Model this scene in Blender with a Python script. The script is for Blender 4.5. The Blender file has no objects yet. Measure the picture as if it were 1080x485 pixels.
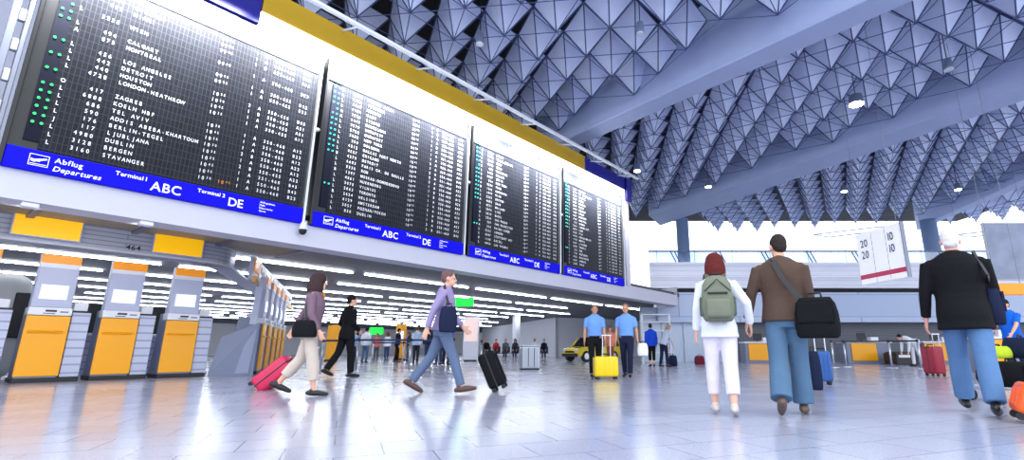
import bpy, bmesh, math, random
from mathutils import Vector, Matrix, Euler
rnd = random.Random(7)
S = bpy.context.scene
COL = S.collection
PI = math.pi
R = math.radians

# ------------------------------------------------------------------ camera, sky, exposure
# world axes: X runs along the departure boards, Y away from the hall towards them, Z up
YAW, PIT, FPX, CXP = R(37.0056), R(13.4573), 526.34, 592.36
CAM = Vector((0, 0, 0.65))
cam = bpy.data.objects.new('camera', bpy.data.cameras.new('camera'))
COL.objects.link(cam)
cam.location = CAM
cam.rotation_euler = (R(90) + PIT, 0, YAW - R(90))
cam.data.sensor_width = 36
cam.data.lens = FPX / 1080 * 36
cam.data.shift_x = -(CXP - 540) / 1080
cam.data.clip_start = 0.05
cam.data.clip_end = 400
S.camera = cam

WORLD = 2.8
w = bpy.data.worlds.new('sky')
S.world = w
w.use_nodes = True
bg = w.node_tree.nodes['Background']
bg.inputs[0].default_value = (0.86, 0.92, 1.0, 1)
bg.inputs[1].default_value = WORLD
S.view_settings.view_transform = 'Standard'
S.view_settings.look = 'None'
S.view_settings.gamma = 1
S.view_settings.exposure = 0.0
S.view_settings.use_curve_mapping = False
S.cycles.max_bounces = 7
S.cycles.diffuse_bounces = 4
S.cycles.glossy_bounces = 3
S.cycles.transparent_max_bounces = 8
S.cycles.use_denoising = True
S.cycles.sample_clamp_indirect = 6

LAMP_W = 60          # pendant downlights
RAIL_W = 400         # light rail above the boards

def area(name, loc, rot, sx, sy, watt, col=(1, 1, 1), spread=180):
    l = bpy.data.lights.new(name, 'AREA')
    l.shape = 'RECTANGLE'; l.size = sx; l.size_y = sy; l.energy = watt; l.color = col; l.spread = R(spread)
    o = bpy.data.objects.new(name, l); COL.objects.link(o)
    o.location = loc; o.rotation_euler = rot
    return o

# ------------------------------------------------------------------ helpers
HD = Vector((math.cos(YAW), math.sin(YAW), 0))      # level heading of the view
RT = Vector((math.sin(YAW), -math.cos(YAW), 0))     # level right of the view
_W = HD * math.cos(PIT) + Vector((0, 0, math.sin(PIT)))
_U = RT.cross(_W)

def ray(px, py):
    return RT * ((px - CXP) / FPX) - _U * ((py - 242.5) / FPX) + _W
def fl(px, py, z=0.0):
    d = ray(px, py); return CAM + d * ((z - CAM.z) / d.z)
def at(px, py, D):
    d = ray(px, py); return CAM + d * (D / d.dot(HD))
def G(u, d, z):
    """a point u metres to the right and d metres ahead, the frame of the far side of the hall"""
    return RT * u + HD * d + Vector((0, 0, z))

def rgb(c):
    f = lambda v: v / 12.92 if v <= .04045 else ((v + .055) / 1.055) ** 2.4
    return tuple(f(v / 255) for v in c) + (1,)

MATS = {}
def mat(name, c, rough=.5, metal=0, spec=.5, var=0, scale=8, bump=0, emit=0, alpha=1, coat=0):
    if name in MATS: return MATS[name]
    m = bpy.data.materials.new(name); m.use_nodes = True
    nt = m.node_tree; b = nt.nodes['Principled BSDF']
    c = rgb(c)
    b.inputs['Base Color'].default_value = c
    b.inputs['Roughness'].default_value = rough
    b.inputs['Metallic'].default_value = metal
    b.inputs['Specular IOR Level'].default_value = spec
    b.inputs['Coat Weight'].default_value = coat
    b.inputs['Alpha'].default_value = alpha
    if emit:
        b.inputs['Emission Color'].default_value = c
        b.inputs['Emission Strength'].default_value = emit
    tc = nt.nodes.new('ShaderNodeTexCoord')
    nz = nt.nodes.new('ShaderNodeTexNoise'); nz.inputs['Scale'].default_value = scale
    nz.inputs['Detail'].default_value = 4
    nt.links.new(tc.outputs['Object'], nz.inputs['Vector'])
    if var:
        mx = nt.nodes.new('ShaderNodeMix'); mx.data_type = 'RGBA'; mx.blend_type = 'MULTIPLY'
        mx.inputs[0].default_value = 1
        rp = nt.nodes.new('ShaderNodeMapRange')
        rp.inputs[3].default_value = 1 - var; rp.inputs[4].default_value = 1 + var
        nt.links.new(nz.outputs['Fac'], rp.inputs[0])
        mx.inputs[6].default_value = c
        nt.links.new(rp.outputs[0], mx.inputs[7])
        nt.links.new(mx.outputs[2], b.inputs['Base Color'])
    if bump:
        bp = nt.nodes.new('ShaderNodeBump'); bp.inputs['Strength'].default_value = bump
        bp.inputs['Distance'].default_value = .02
        nt.links.new(nz.outputs['Fac'], bp.inputs['Height'])
        nt.links.new(bp.outputs[0], b.inputs['Normal'])
    MATS[name] = m
    return m

def brickmat(name, c1, c2, mortar, bw, bh, ms, axes='xy', rot=0, rough=.3, bias=0, spec=.5, offset=.5, rough_var=0, speck=0):
    m = bpy.data.materials.new(name); m.use_nodes = True
    nt = m.node_tree; b = nt.nodes['Principled BSDF']
    tc = nt.nodes.new('ShaderNodeTexCoord')
    sp = nt.nodes.new('ShaderNodeSeparateXYZ'); cb = nt.nodes.new('ShaderNodeCombineXYZ')
    nt.links.new(tc.outputs['Object'], sp.inputs[0])
    nt.links.new(sp.outputs['XYZ'.index(axes[0].upper())], cb.inputs[0])
    nt.links.new(sp.outputs['XYZ'.index(axes[1].upper())], cb.inputs[1])
    mp = nt.nodes.new('ShaderNodeMapping'); mp.inputs['Rotation'].default_value = (0, 0, rot)
    nt.links.new(cb.outputs[0], mp.inputs[0])
    br = nt.nodes.new('ShaderNodeTexBrick')
    br.offset = offset; br.squash = 1
    br.inputs['Scale'].default_value = 1
    br.inputs['Color1'].default_value = rgb(c1); br.inputs['Color2'].default_value = rgb(c2)
    br.inputs['Mortar'].default_value = rgb(mortar)
    br.inputs['Mortar Size'].default_value = ms
    br.inputs['Mortar Smooth'].default_value = .1
    br.inputs['Bias'].default_value = bias
    br.inputs['Brick Width'].default_value = bw; br.inputs['Row Height'].default_value = bh
    nt.links.new(mp.outputs[0], br.inputs['Vector'])
    out = br.outputs['Color']
    if speck:
        nz = nt.nodes.new('ShaderNodeTexNoise'); nz.inputs['Scale'].default_value = 60; nz.inputs['Detail'].default_value = 6
        nt.links.new(tc.outputs['Object'], nz.inputs['Vector'])
        rp = nt.nodes.new('ShaderNodeMapRange'); rp.inputs[1].default_value = .3; rp.inputs[2].default_value = .7
        rp.inputs[3].default_value = 1 - speck; rp.inputs[4].default_value = 1 + speck
        nt.links.new(nz.outputs['Fac'], rp.inputs[0])
        mx = nt.nodes.new('ShaderNodeMix'); mx.data_type = 'RGBA'; mx.blend_type = 'MULTIPLY'; mx.inputs[0].default_value = 1
        nt.links.new(out, mx.inputs[6]); nt.links.new(rp.outputs[0], mx.inputs[7]); out = mx.outputs[2]
    nt.links.new(out, b.inputs['Base Color'])
    b.inputs['Roughness'].default_value = rough
    b.inputs['Specular IOR Level'].default_value = spec
    if rough_var:
        n2 = nt.nodes.new('ShaderNodeTexNoise'); n2.inputs['Scale'].default_value = 1.3; n2.inputs['Detail'].default_value = 5
        nt.links.new(tc.outputs['Object'], n2.inputs['Vector'])
        r2 = nt.nodes.new('ShaderNodeMapRange'); r2.inputs[3].default_value = rough - rough_var; r2.inputs[4].default_value = rough + rough_var
        nt.links.new(n2.outputs['Fac'], r2.inputs[0]); nt.links.new(r2.outputs[0], b.inputs['Roughness'])
    MATS[name] = m
    return m

def chain(o):
    M = Matrix.LocRotScale(o.location, o.rotation_euler, o.scale)
    return chain(o.parent) @ M if o.parent else M

def link(name, me, parent=None, world=False):
    o = bpy.data.objects.new(name, me); COL.objects.link(o)
    if parent:
        o.parent = parent
        if world: me.transform(chain(parent).inverted())
    return o

def obj(name, bm, m, parent=None, world=False, smooth=False, recenter=True):
    """links a bmesh as ONE mesh object; without a parent its origin goes to the middle of its base"""
    bmesh.ops.recalc_face_normals(bm, faces=bm.faces)
    me = bpy.data.meshes.new(name)
    bm.to_mesh(me); bm.free()
    ms = m if isinstance(m, (list, tuple)) else [m]
    for x in ms: me.materials.append(x)
    if smooth:
        for p in me.polygons: p.use_smooth = True
    o = link(name, me, parent, world)
    if not parent and recenter and len(me.vertices):
        xs = [v.co for v in me.vertices]
        lo = [min(v[i] for v in xs) for i in range(3)]; hi = [max(v[i] for v in xs) for i in range(3)]
        c = Vector(((lo[0] + hi[0]) / 2, (lo[1] + hi[1]) / 2, lo[2]))
        me.transform(Matrix.Translation(-c)); o.location = c
    return o

def tag(o, label, cat, group=None):
    o['label'] = label; o['category'] = cat
    if group: o['group'] = group
    return o
def thing(name, label, cat, loc=(0, 0, 0), rz=0, group=None, rx=0, ry=0):
    o = bpy.data.objects.new(name, None); COL.objects.link(o)
    o.empty_display_size = .1
    o.location = loc; o.rotation_euler = (rx, ry, rz)
    return tag(o, label, cat, group)
def struct(name, bm, m, keep=True, **k):
    o = obj(name, bm, m, recenter=not keep, **k); o['kind'] = 'structure'; return o
def dup(root, loc=None, rz=None, label=None):
    c = root.copy(); COL.objects.link(c)
    if loc is not None: c.location = loc
    if rz is not None: c.rotation_euler = (root.rotation_euler.x, root.rotation_euler.y, rz)
    if label: c['label'] = label
    def kids(a, b):
        for ch in [x for x in COL.objects if x.parent == a]:
            d = ch.copy(); COL.objects.link(d); d.parent = b; kids(ch, d)
    kids(root, c)
    return c

B = bmesh.new
def box(bm, lo, hi, M=None, bev=0, seg=2, mi=0):
    x0, y0, z0 = lo; x1, y1, z1 = hi
    g = bmesh.ops.create_cube(bm, size=1)['verts']
    T = Matrix.Translation(((x0 + x1) / 2, (y0 + y1) / 2, (z0 + z1) / 2)) @ Matrix.Diagonal((x1 - x0, y1 - y0, z1 - z0, 1))
    bmesh.ops.transform(bm, matrix=T, verts=g)
    fs = list({f for v in g for f in v.link_faces})
    if bev:
        es = list({e for v in g for e in v.link_edges})
        r = bmesh.ops.bevel(bm, geom=es, offset=bev, segments=seg, profile=.5, affect='EDGES')
        g = list({v for f in r['faces'] for v in f.verts} | {v for v in g if v.is_valid})
        fs = list({f for v in g for f in v.link_faces})
    for f in fs: f.material_index = mi
    if M is not None: bmesh.ops.transform(bm, matrix=M, verts=g)
    return bm
def hexa(bm, b, t, mi=0):
    """a solid from four bottom points and four top points"""
    vs = [bm.verts.new(p) for p in list(b) + list(t)]
    n = len(b)
    fs = [vs[:n][::-1], vs[n:]] + [[vs[i], vs[(i + 1) % n], vs[n + (i + 1) % n], vs[n + i]] for i in range(n)]
    for f in fs:
        bm.faces.new(f).material_index = mi
    return bm
def prism(bm, pts, d, mi=0):
    d = Vector(d)
    return hexa(bm, [Vector(p) for p in pts], [Vector(p) + d for p in pts], mi)
def frame_of(d):
    d = Vector(d).normalized()
    a = Vector((0, 0, 1)) if abs(d.z) < .9 else Vector((1, 0, 0))
    s = d.cross(a).normalized(); return s, s.cross(d), d
def tube(bm, pts, rads, n=8, mi=0, cap=True, flat=1.0):
    """a round tube through points with a radius at each; rounded ends when cap == 'round'"""
    pts = [Vector(p) for p in pts]
    if not isinstance(rads, (list, tuple)): rads = [rads] * len(pts)
    rads = list(rads)
    if cap == 'round':
        d0 = (pts[0] - pts[1]).normalized(); d1 = (pts[-1] - pts[-2]).normalized()
        r0, r1 = rads[0], rads[-1]
        pre = [(pts[0] + d0 * r0 * s, r0 * c) for s, c in ((.98, .2), (.8, .6), (.45, .89))]
        post = [(pts[-1] + d1 * r1 * s, r1 * c) for s, c in ((.45, .89), (.8, .6), (.98, .2))]
        pts = [p for p, _ in pre] + pts + [p for p, _ in post]
        rads = [r for _, r in pre] + rads + [r for _, r in post]
    rings = []
    s0 = None
    for i, p in enumerate(pts):
        d = (pts[min(i + 1, len(pts) - 1)] - pts[max(i - 1, 0)]).normalized()
        if s0 is None: s, u, _ = frame_of(d)
        else:
            s = (s0 - d * s0.dot(d)).normalized(); u = s.cross(d)
        s0 = s
        rings.append([bm.verts.new(p + (s * math.cos(2 * PI * k / n) + u * math.sin(2 * PI * k / n) * flat) * rads[i]) for k in range(n)])
    for a, b in zip(rings, rings[1:]):
        for k in range(n):
            bm.faces.new((a[k], a[(k + 1) % n], b[(k + 1) % n], b[k])).material_index = mi
    if cap:
        bm.faces.new(rings[0][::-1]).material_index = mi; bm.faces.new(rings[-1]).material_index = mi
    return bm
def rod(bm, a, b, r, n=4, mi=0): return tube(bm, [a, b], r, n, mi)
def ell(bm, c, r, rot=None, n=12, mi=0):
    g = bmesh.ops.create_uvsphere(bm, u_segments=n, v_segments=max(6, n * 2 // 3), radius=1)['verts']
    M = Matrix.Translation(c) @ (rot.to_4x4() if rot is not None else Matrix()) @ Matrix.Diagonal((*r, 1))
    bmesh.ops.transform(bm, matrix=M, verts=g)
    for v in g:
        for f in v.link_faces: f.material_index = mi
    return bm
def disc(bm, c, r, h, n=24, mi=0, axis=(0, 0, 1)):
    c = Vector(c); return tube(bm, [c, c + Vector(axis) * h], [r, r], n, mi)
def ply(px, py, Y):
    d = ray(px, py); return CAM + d * ((Y - CAM.y) / d.y)
def gbox(bm, u0, u1, d0, d1, z0, z1, mi=0):
    return hexa(bm, [G(u0, d0, z0), G(u1, d0, z0), G(u1, d1, z0), G(u0, d1, z0)], [G(u0, d0, z1), G(u1, d0, z1), G(u1, d1, z1), G(u0, d1, z1)], mi)

# lettering: every glyph is filled once from Blender's own font and then stamped into a mesh
_gl = {}
def glyph(ch):
    if ch not in _gl:
        cu = bpy.data.curves.new('glyph', 'FONT'); cu.body = ch; cu.size = 1; cu.resolution_u = 3
        cu.offset = .012
        o = bpy.data.objects.new('glyph', cu); COL.objects.link(o)
        me = bpy.data.meshes.new_from_object(o)
        vs = [tuple(v.co)[:2] for v in me.vertices]; fs = [tuple(p.vertices) for p in me.polygons]
        w_ = (max(v[0] for v in vs) - min(v[0] for v in vs), min(v[0] for v in vs)) if vs else (0, 0)
        bpy.data.objects.remove(o); bpy.data.curves.remove(cu); bpy.data.meshes.remove(me)
        _gl[ch] = (vs, fs, w_)
    return _gl[ch]
def stamp(bm, s, o, u, v, size, pitch=None, squeeze=1.0, slant=0):
    """writes s from point o along u, letters standing along v; pitch = fixed cell width"""
    o, u, v = Vector(o), Vector(u), Vector(v)
    x = 0
    for ch in s:
        if ch == ' ':
            x += pitch if pitch else size * .28 * squeeze; continue
        vs, fs, (w_, x0) = glyph(ch)
        off = x + ((pitch - w_ * size * squeeze) / 2 if pitch else 0)
        nv = [bm.verts.new(o + u * (off + ((a - x0) * squeeze + slant * b) * size) + v * (b * size)) for a, b in vs]
        for f in fs:
            try: bm.faces.new([nv[i] for i in f])
            except ValueError: pass
        x += pitch if pitch else (w_ + .09) * size * squeeze
    return x
# ------------------------------------------------------------------ setting
M_floor = brickmat('polished stone', (170, 172, 192), (180, 182, 200), (112, 114, 132), .6, .45, .004, 'xy', R(30), .17, spec=.6, rough_var=.06, speck=.14)
M_slab = mat('black roof void', (22, 23, 28), .9)
M_low = brickmat('dark ceiling slats', (112, 114, 120), (120, 122, 128), (70, 72, 78), 40, .2, .02, 'xy', 0, .6)
M_beam = mat('painted concrete beam', (166, 180, 216), .75, var=.06, scale=1.2)
M_col = mat('painted column', (128, 150, 186), .6, var=.05)
M_fascia = mat('white fascia paint', (200, 200, 214), .45, var=.03, scale=2)
M_band = brickmat('white parapet cladding', (226, 228, 242), (232, 234, 246), (190, 196, 220), 60, .26, .012, 'xz', 0, .4)
M_lowfascia = brickmat('pale wall panels', (176, 192, 222), (184, 198, 226), (140, 156, 190), 4.0, 1.2, .02, 'xz', 0, .4)
M_black = mat('black gap', (18, 18, 24), .6)
M_shutter = brickmat('roller shutter slats', (92, 96, 108), (98, 102, 114), (60, 62, 72), 60, .09, .014, 'xz', 0, .45)
M_white = mat('white wall paint', (225, 228, 238), .5, var=.03, scale=1)
M_wall = mat('pale lilac wall', (196, 200, 220), .6, var=.04, scale=.6)

bm = B(); box(bm, (-25, -30, -.3), (75, 75, 0)); struct('floor', bm, M_floor)
bm = B(); gbox(bm, -36, 36, 6, 44, 12.0, 12.3); struct('ceiling', bm, M_slab)
# low ceiling over the check-in hall behind the boards, and the white fascia along its edge
bm = B(); box(bm, (-16, 11.2, 3.4), (25.4, 66, 3.6)); box(bm, (25.4, 14.2, 3.4), (70, 66, 3.6)); struct('ceiling_lower', bm, M_low)
bm = B()
box(bm, (-16, 10.95, 2.86), (24.6, 11.2, 3.36)); box(bm, (-16, 10.95, 3.36), (24.6, 11.6, 3.42))
box(bm, (-16, 11.2, 2.86), (24.6, 11.5, 2.94))
struct('trim_1', bm, M_fascia)
# beige slatted soffit bays between fascia and kiosk frieze
M_slat = brickmat('beige slatted soffit', (168, 158, 136), (176, 166, 144), (118, 108, 92), 30, .12, .014, 'xy', 0, .6)
bm = B()
for k in range(-4, 4):
    x = -.4 + 1.75 * k
    box(bm, (x + .06, 11.55, 3.36), (x + 1.69, 15.6, 3.4))
struct('ceiling_soffit', bm, M_slat)
bm = B()
for k in range(-4, 5):
    x = -.4 + 1.75 * k
    box(bm, (x - .06, 11.5, 3.3), (x + .06, 15.6, 3.4))
struct('trim_2', bm, mat('grey soffit rail', (120, 120, 134), .5))

# far side of the hall, facing the camera
bm = B(); gbox(bm, 5.3, 34, 27.7, 29, 2.1, 3.72); struct('wall_front', bm, M_lowfascia)
bm = B(); gbox(bm, 5.3, 34, 28.25, 29, 3.72, 3.98); struct('trim_3', bm, M_black)
bm = B(); gbox(bm, 5.0, 34, 27.8, 28.2, 3.98, 5.38); gbox(bm, 5.0, 34, 27.72, 28.2, 4.55, 4.62); gbox(bm, 5.0, 34, 27.72, 28.2, 5.3, 5.42); struct('wall_parapet', bm, M_band)
bm = B(); gbox(bm, 5.0, 34, 28.2, 50, 3.98, 4.1); struct('floor_gallery', bm, M_white)
bm = B(); gbox(bm, 9.2, 34, 28.6, 28.8, 0, 2.1); struct('wall_shutter', bm, M_shutter)
# white corner wall joining the boards' fascia to the far side
bm = B()
a, b_ = Vector((24.6, 10.95, 0)), G(5.3, 27.7, 0)
prism(bm, [a + Vector((0, 0, 2.86)), b_ + Vector((0, 0, 2.86)), b_ + HD * .5 + Vector((0, 0, 2.86)), a + Vector((.6, .5, 2.86))], (0, 0, 1.0))
struct('trim_4', bm, M_fascia)
# frosted wall and glass doors below the corner
M_frost = mat('frosted glass wall', (198, 214, 234), .3, var=.05, scale=.4)
bm = B(); gbox(bm, 4.4, 9.2, 28.3, 28.5, 0, 2.95); struct('wall_frosted', bm, M_frost)
bm = B()
for u in (4.4, 5.6, 6.8, 8.0, 9.15): gbox(bm, u - .035, u + .035, 28.2, 28.3, 0, 2.95)
gbox(bm, 4.4, 9.2, 28.2, 28.3, 2.2, 2.28)
struct('trim_5', bm, mat('steel mullion', (150, 160, 180), .3, .6))
# balustrade of tinted panes above the parapet
M_tint = bpy.data.materials.new('tinted balustrade glass'); M_tint.use_nodes = True
nt = M_tint.node_tree; nt.nodes.clear()
o_ = nt.nodes.new('ShaderNodeOutputMaterial'); mx = nt.nodes.new('ShaderNodeMixShader'); tr = nt.nodes.new('ShaderNodeBsdfTransparent'); gl = nt.nodes.new('ShaderNodeBsdfGlossy')
tr.inputs[0].default_value = (.72, .82, .95, 1); gl.inputs['Roughness'].default_value = .1; mx.inputs[0].default_value = .12
nt.links.new(tr.outputs[0], mx.inputs[1]); nt.links.new(gl.outputs[0], mx.inputs[2]); nt.links.new(mx.outputs[0], o_.inputs[0])
bm = B(); gbox(bm, 5.0, 34, 28.3, 28.33, 5.38, 6.15); struct('window_1', bm, M_tint)
bm = B(); gbox(bm, 5.0, 34, 28.25, 28.4, 6.13, 6.2)
for k in range(11):
    u = 6.6 + 2.6 * k
    for q in (0, .22): tube(bm, [G(u + q, 28.2, 5.4), G(u + q - .35, 28.2, 6.15)], .035, 4)
struct('trim_6', bm, mat('dark balustrade strut', (86, 96, 120), .4))
# tall glazing at the far end of the hall
M_pane = bpy.data.materials.new('clear glazing'); M_pane.use_nodes = True
nt = M_pane.node_tree; nt.nodes.clear()
o_ = nt.nodes.new('ShaderNodeOutputMaterial'); mx = nt.nodes.new('ShaderNodeMixShader'); tr = nt.nodes.new('ShaderNodeBsdfTransparent'); gl = nt.nodes.new('ShaderNodeBsdfGlossy')
tr.inputs[0].default_value = (.95, .97, 1, 1); gl.inputs['Roughness'].default_value = .05; mx.inputs[0].default_value = .06
nt.links.new(tr.outputs[0], mx.inputs[1]); nt.links.new(gl.outputs[0], mx.inputs[2]); nt.links.new(mx.outputs[0], o_.inputs[0])
bm = B(); gbox(bm, -2, 48, 52, 52.03, 4, 12); struct('window_2', bm, M_pane)
bm = B()
for k in range(13): gbox(bm, -2 + 4 * k, -1.9 + 4 * k, 51.9, 52, 4, 12)
for z in (6.4, 9.2): gbox(bm, -2, 48, 51.9, 52, z, z + .08)
struct('trim_7', bm, mat('pale window mullion', (205, 212, 228), .4))
# hall left of the boards
bm = B(); box(bm, (-16, 17.6, 3.6), (1.3, 17.9, 12)); struct('wall_left', bm, M_wall)
# back of the check-in hall
bm = B(); box(bm, (-16, 62, 0), (70, 62.4, 3.4)); struct('wall_back', bm, M_white)
d60 = Vector((.5, .866, 0))
P0 = Vector((35.2, 27.2, 0)); P1 = P0 + d60 * 26
bm = B(); nrm = Vector((.866, -.5, 0)) * .3
hexa(bm, [P0, P1, P1 + nrm, P0 + nrm], [p + Vector((0, 0, 3.4)) for p in (P0, P1, P1 + nrm, P0 + nrm)]); struct('wall_white', bm, M_white)
bm = B(); Q = P0 + Vector((20, -8, 0))
hexa(bm, [P0, P0 + nrm, Q + nrm, Q], [p + Vector((0, 0, 3.4)) for p in (P0, P0 + nrm, Q + nrm, Q)]); struct('wall_right', bm, M_white)

# roof beams and the columns that carry them
def beam(n0, n1, f0, f1, z0=9.4, z1=12):
    bm = B()
    hexa(bm, [Vector((*p, z0)) for p in (n0, n1, f1, f0)], [Vector((*p, z1)) for p in (n0, n1, f1, f0)])
    bmesh.ops.bevel(bm, geom=bm.edges[:], offset=.04, segments=1, affect='EDGES')
    return struct('ceiling_beam', bm, M_beam)
def ext(a, b, t0, t1):
    return tuple(a[i] + (b[i] - a[i]) * t0 for i in (0, 1)), tuple(a[i] + (b[i] - a[i]) * t1 for i in (0, 1))
n0, n1 = ext((15.5, 9.46), (13.8, 1.43), -.55, 2.2); f0, f1 = ext((16.56, 10.1), (14.39, -.6), -.35, 1.8)
beam(n0, n1, f0, f1)
n0, n1 = ext((26.57, 7.91), (21.86, -3.33), -.62, 1.8); f0, f1 = ext((31.65, 13.81), (23.21, -3.44), -.1, 1.7)
beam(n0, n1, f0, f1)
beam(*ext((39.42, -2.01), (34.71, -4.45), -1.0, 3.0), *ext((42.6, -1.1), (36.3, -4.59), -.5, 3.0))
bm = B(); tube(bm, [(32.0, 13.6, 0), (32.0, 13.6, 9.5)], .42, 28); struct('ceiling_column', bm, M_col, smooth=True)
bm = B(); tube(bm, [(42.6, -.1, 0), (42.6, -.1, 9.5)], .5, 28); struct('ceiling_column', bm, M_col, smooth=True)
bm = B(); tube(bm, [(30.2, 27.3, 0), (30.2, 27.3, 3.4)], .3, 20); struct('hall_column', bm, M_white, smooth=True)

# ------------------------------------------------------------------ roof of white pyramid panels hung on a triangular space frame
M_pyr = mat('white roof panel', (214, 224, 252), .6, var=.03, scale=2)
M_rod = mat('blue grey truss rod', (62, 76, 122), .45, .2)
ZL, ZA, SIDE = 11.0, 9.75, 1.56
def inside(p, poly):
    c = False
    for (x1, y1), (x2, y2) in zip(poly, poly[1:] + poly[:1]):
        if (y1 > p[1]) != (y2 > p[1]) and p[0] < (x2 - x1) * (p[1] - y1) / (y2 - y1) + x1: c = not c
    return c
pyr_mesh = {}
def bay(origin, ang, poly, keep, label, truss_label, side=SIDE):
    e1 = Vector((math.cos(R(ang)), math.sin(R(ang)), 0)) * side
    e2 = Vector((math.cos(R(ang + 60)), math.sin(R(ang + 60)), 0)) * side
    o = Vector((*origin, 0)); n = 0
    tr = B(); cells = []
    key = (side,)
    if key not in pyr_mesh:
        bm = B(); s = side * .965
        h = [Vector((0, 0, 0)), Vector((s, 0, 0)), Vector((s / 2, s * .866, 0))]
        c = sum(h, Vector()) / 3
        vs = [bm.verts.new(p - c + Vector((0, 0, ZL - ZA))) for p in h] + [bm.verts.new((0, 0, 0))]
        for f in ((0, 1, 2), (1, 0, 3), (2, 1, 3), (0, 2, 3)): bm.faces.new([vs[i] for i in f])
        bmesh.ops.bevel(bm, geom=bm.edges[:], offset=.012, segments=1, affect='EDGES')
        bmesh.ops.recalc_face_normals(bm, faces=bm.faces)
        me = bpy.data.meshes.new('ceiling_pyramid'); bm.to_mesh(me); bm.free(); me.materials.append(M_pyr)
        pyr_mesh[key] = me
    Z = Vector((0, 0, ZL)); r1, r2 = .02, .015
    done = set()
    for i in range(-40, 41):
        for j in range(-40, 41):
            N = o + e1 * i + e2 * j
            c = N + (e1 + e2) / 3
            if not inside((c.x, c.y), poly) or not keep(c): continue
            cells.append((i, j, c))
            ob = bpy.data.objects.new('ceiling_pyramid', pyr_mesh[key]); COL.objects.link(ob)
            ob.location = (c.x, c.y, ZA); ob.rotation_euler = (0, 0, R(ang))
            tag(ob, label, 'ceiling panel', label.replace('white', 'the white').split(',')[0]); n += 1
            A = Vector((c.x, c.y, ZA - .02))
            P = [N, N + e1, N + e2]
            for p in P: rod(tr, p + Z, A, r1)
            for a, b in ((0, 1), (1, 2), (2, 0)):
                k = tuple(sorted((tuple(round(v, 2) for v in P[a]), tuple(round(v, 2) for v in P[b]))))
                if k not in done:
                    done.add(k); rod(tr, P[a] + Z, P[b] + Z, r2)
    S_ = {(i, j): c for i, j, c in cells}
    for (i, j), c in S_.items():
        for d in ((1, 0), (0, 1), (-1, 1)):
            q = S_.get((i + d[0], j + d[1]))
            if q is not None: rod(tr, Vector((c.x, c.y, ZA - .03)), Vector((q.x, q.y, ZA - .03)), r2)
    ob = obj('roof_truss', tr, M_rod)
    tag(ob, truss_label, 'roof truss')
    return n
def ahead(lo, hi):
    def f(c):
        v = Vector((c.x, c.y, 0)); d = v.dot(HD); u = v.dot(RT)
        if d < lo or d > hi: return False
        if d > 43: return False
        dz = Vector((c.x, c.y, 10.4)) - CAM
        px = CXP + FPX * dz.dot(RT) / dz.dot(_W); py = 242.5 - FPX * dz.dot(_U) / dz.dot(_W)
        return -60 < px < 1150 and -70 < py < 260
    return f
N_PYR = 0
N_PYR += bay((11.0, 7.45), 0, [(1, 16.5), (17.3, 16.5), (15.0, 8.0), (12.6, -2), (1, -2)], ahead(4, 40),
    'white pyramid roof panel in the bay between the boards and the nearest beam', 'dark rod truss holding the roof panels just above the departure boards')
N_PYR += bay((17.9, -.49), -28, [(18.4, 18), (30.6, 16.6), (27.0, 9.6), (21.3, -3.9), (19.5, -8), (13, -8), (15.6, 5)], ahead(8, 42),
    'white pyramid roof panel in the middle bay with the large bright lamp', 'dark rod truss in the bay between the two long grey beams')
N_PYR += bay((30, 3), -52, [(31.8, 13.5), (23.5, -3.6), (21, -9), (33, -9), (38.6, -2.6), (43.5, 1.5), (39, 14)], ahead(16, 46),
    'white pyramid roof panel in the far bay beyond the second grey beam', 'dark rod truss in the far bay beyond the second grey beam')
N_PYR += bay((44, -6), -75, [(46, -.5), (37.5, -5.5), (33, -9.5), (50, -12)], ahead(24, 50),
    'white pyramid roof panel in the small last bay at the right edge of the roof', 'dark rod truss in the last bay beyond the short right beam')
print('pyramids', N_PYR)

# pendant downlights
M_can = mat('grey lamp housing', (110, 122, 150), .4, .3)
M_lens = mat('lamp lens', (255, 252, 245), .4, emit=25)
def pendant(x, y, z, label, on=True, r=.17):
    t = thing('pendant_lamp', label, 'lamp', (x, y, z))
    bm = B(); tube(bm, [(0, 0, .38), (0, 0, .34), (0, 0, .05), (0, 0, 0)], [.05, r * .8, r * .95, r], 20); obj('lamp_housing', bm, M_can, t, smooth=True)
    bm = B(); disc(bm, (0, 0, -.03), r * .9, .03, 20); obj('lens', bm, M_lens if on else mat('dim lens', (200, 206, 220), .3), t)
    bm = B(); tube(bm, [(0, 0, .36), (0, 0, 12 - z)], .015, 6); obj('cord', bm, M_black, t)
    if on:
        l = bpy.data.lights.new('downlight', 'SPOT'); l.energy = LAMP_W * 4; l.spot_size = R(120); l.spot_blend = .6; l.shadow_soft_size = r
        lo = bpy.data.objects.new('downlight', l); COL.objects.link(lo); lo.parent = t; lo.location = (0, 0, -.08)
pendant(19.41, 1.40, 9.2, 'large bright round downlight hanging in the middle roof bay', r=.26)
pendant(25.28, 9.13, 9.2, 'round lit downlight above the column end of the second beam')
pendant(30.63, 3.40, 9.2, 'small lit downlight below the far bay, beyond the second beam')
pendant(34.02, -1.65, 9.2, 'small lit downlight at the far bay near the white-haired man\'s head')
pendant(20.77, 11.0, 9.2, 'lit downlight beside the end of the light rail')
pendant(8.74, 9.54, 9.2, 'unlit grey can downlight close above the second board', False, .12)
pendant(11.09, 5.62, 9.2, 'unlit grey can downlight before the largest beam', False, .12)
pendant(18.54, -1.24, 9.2, 'unlit grey can downlight at top right between white pyramids', False, .14)

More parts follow.
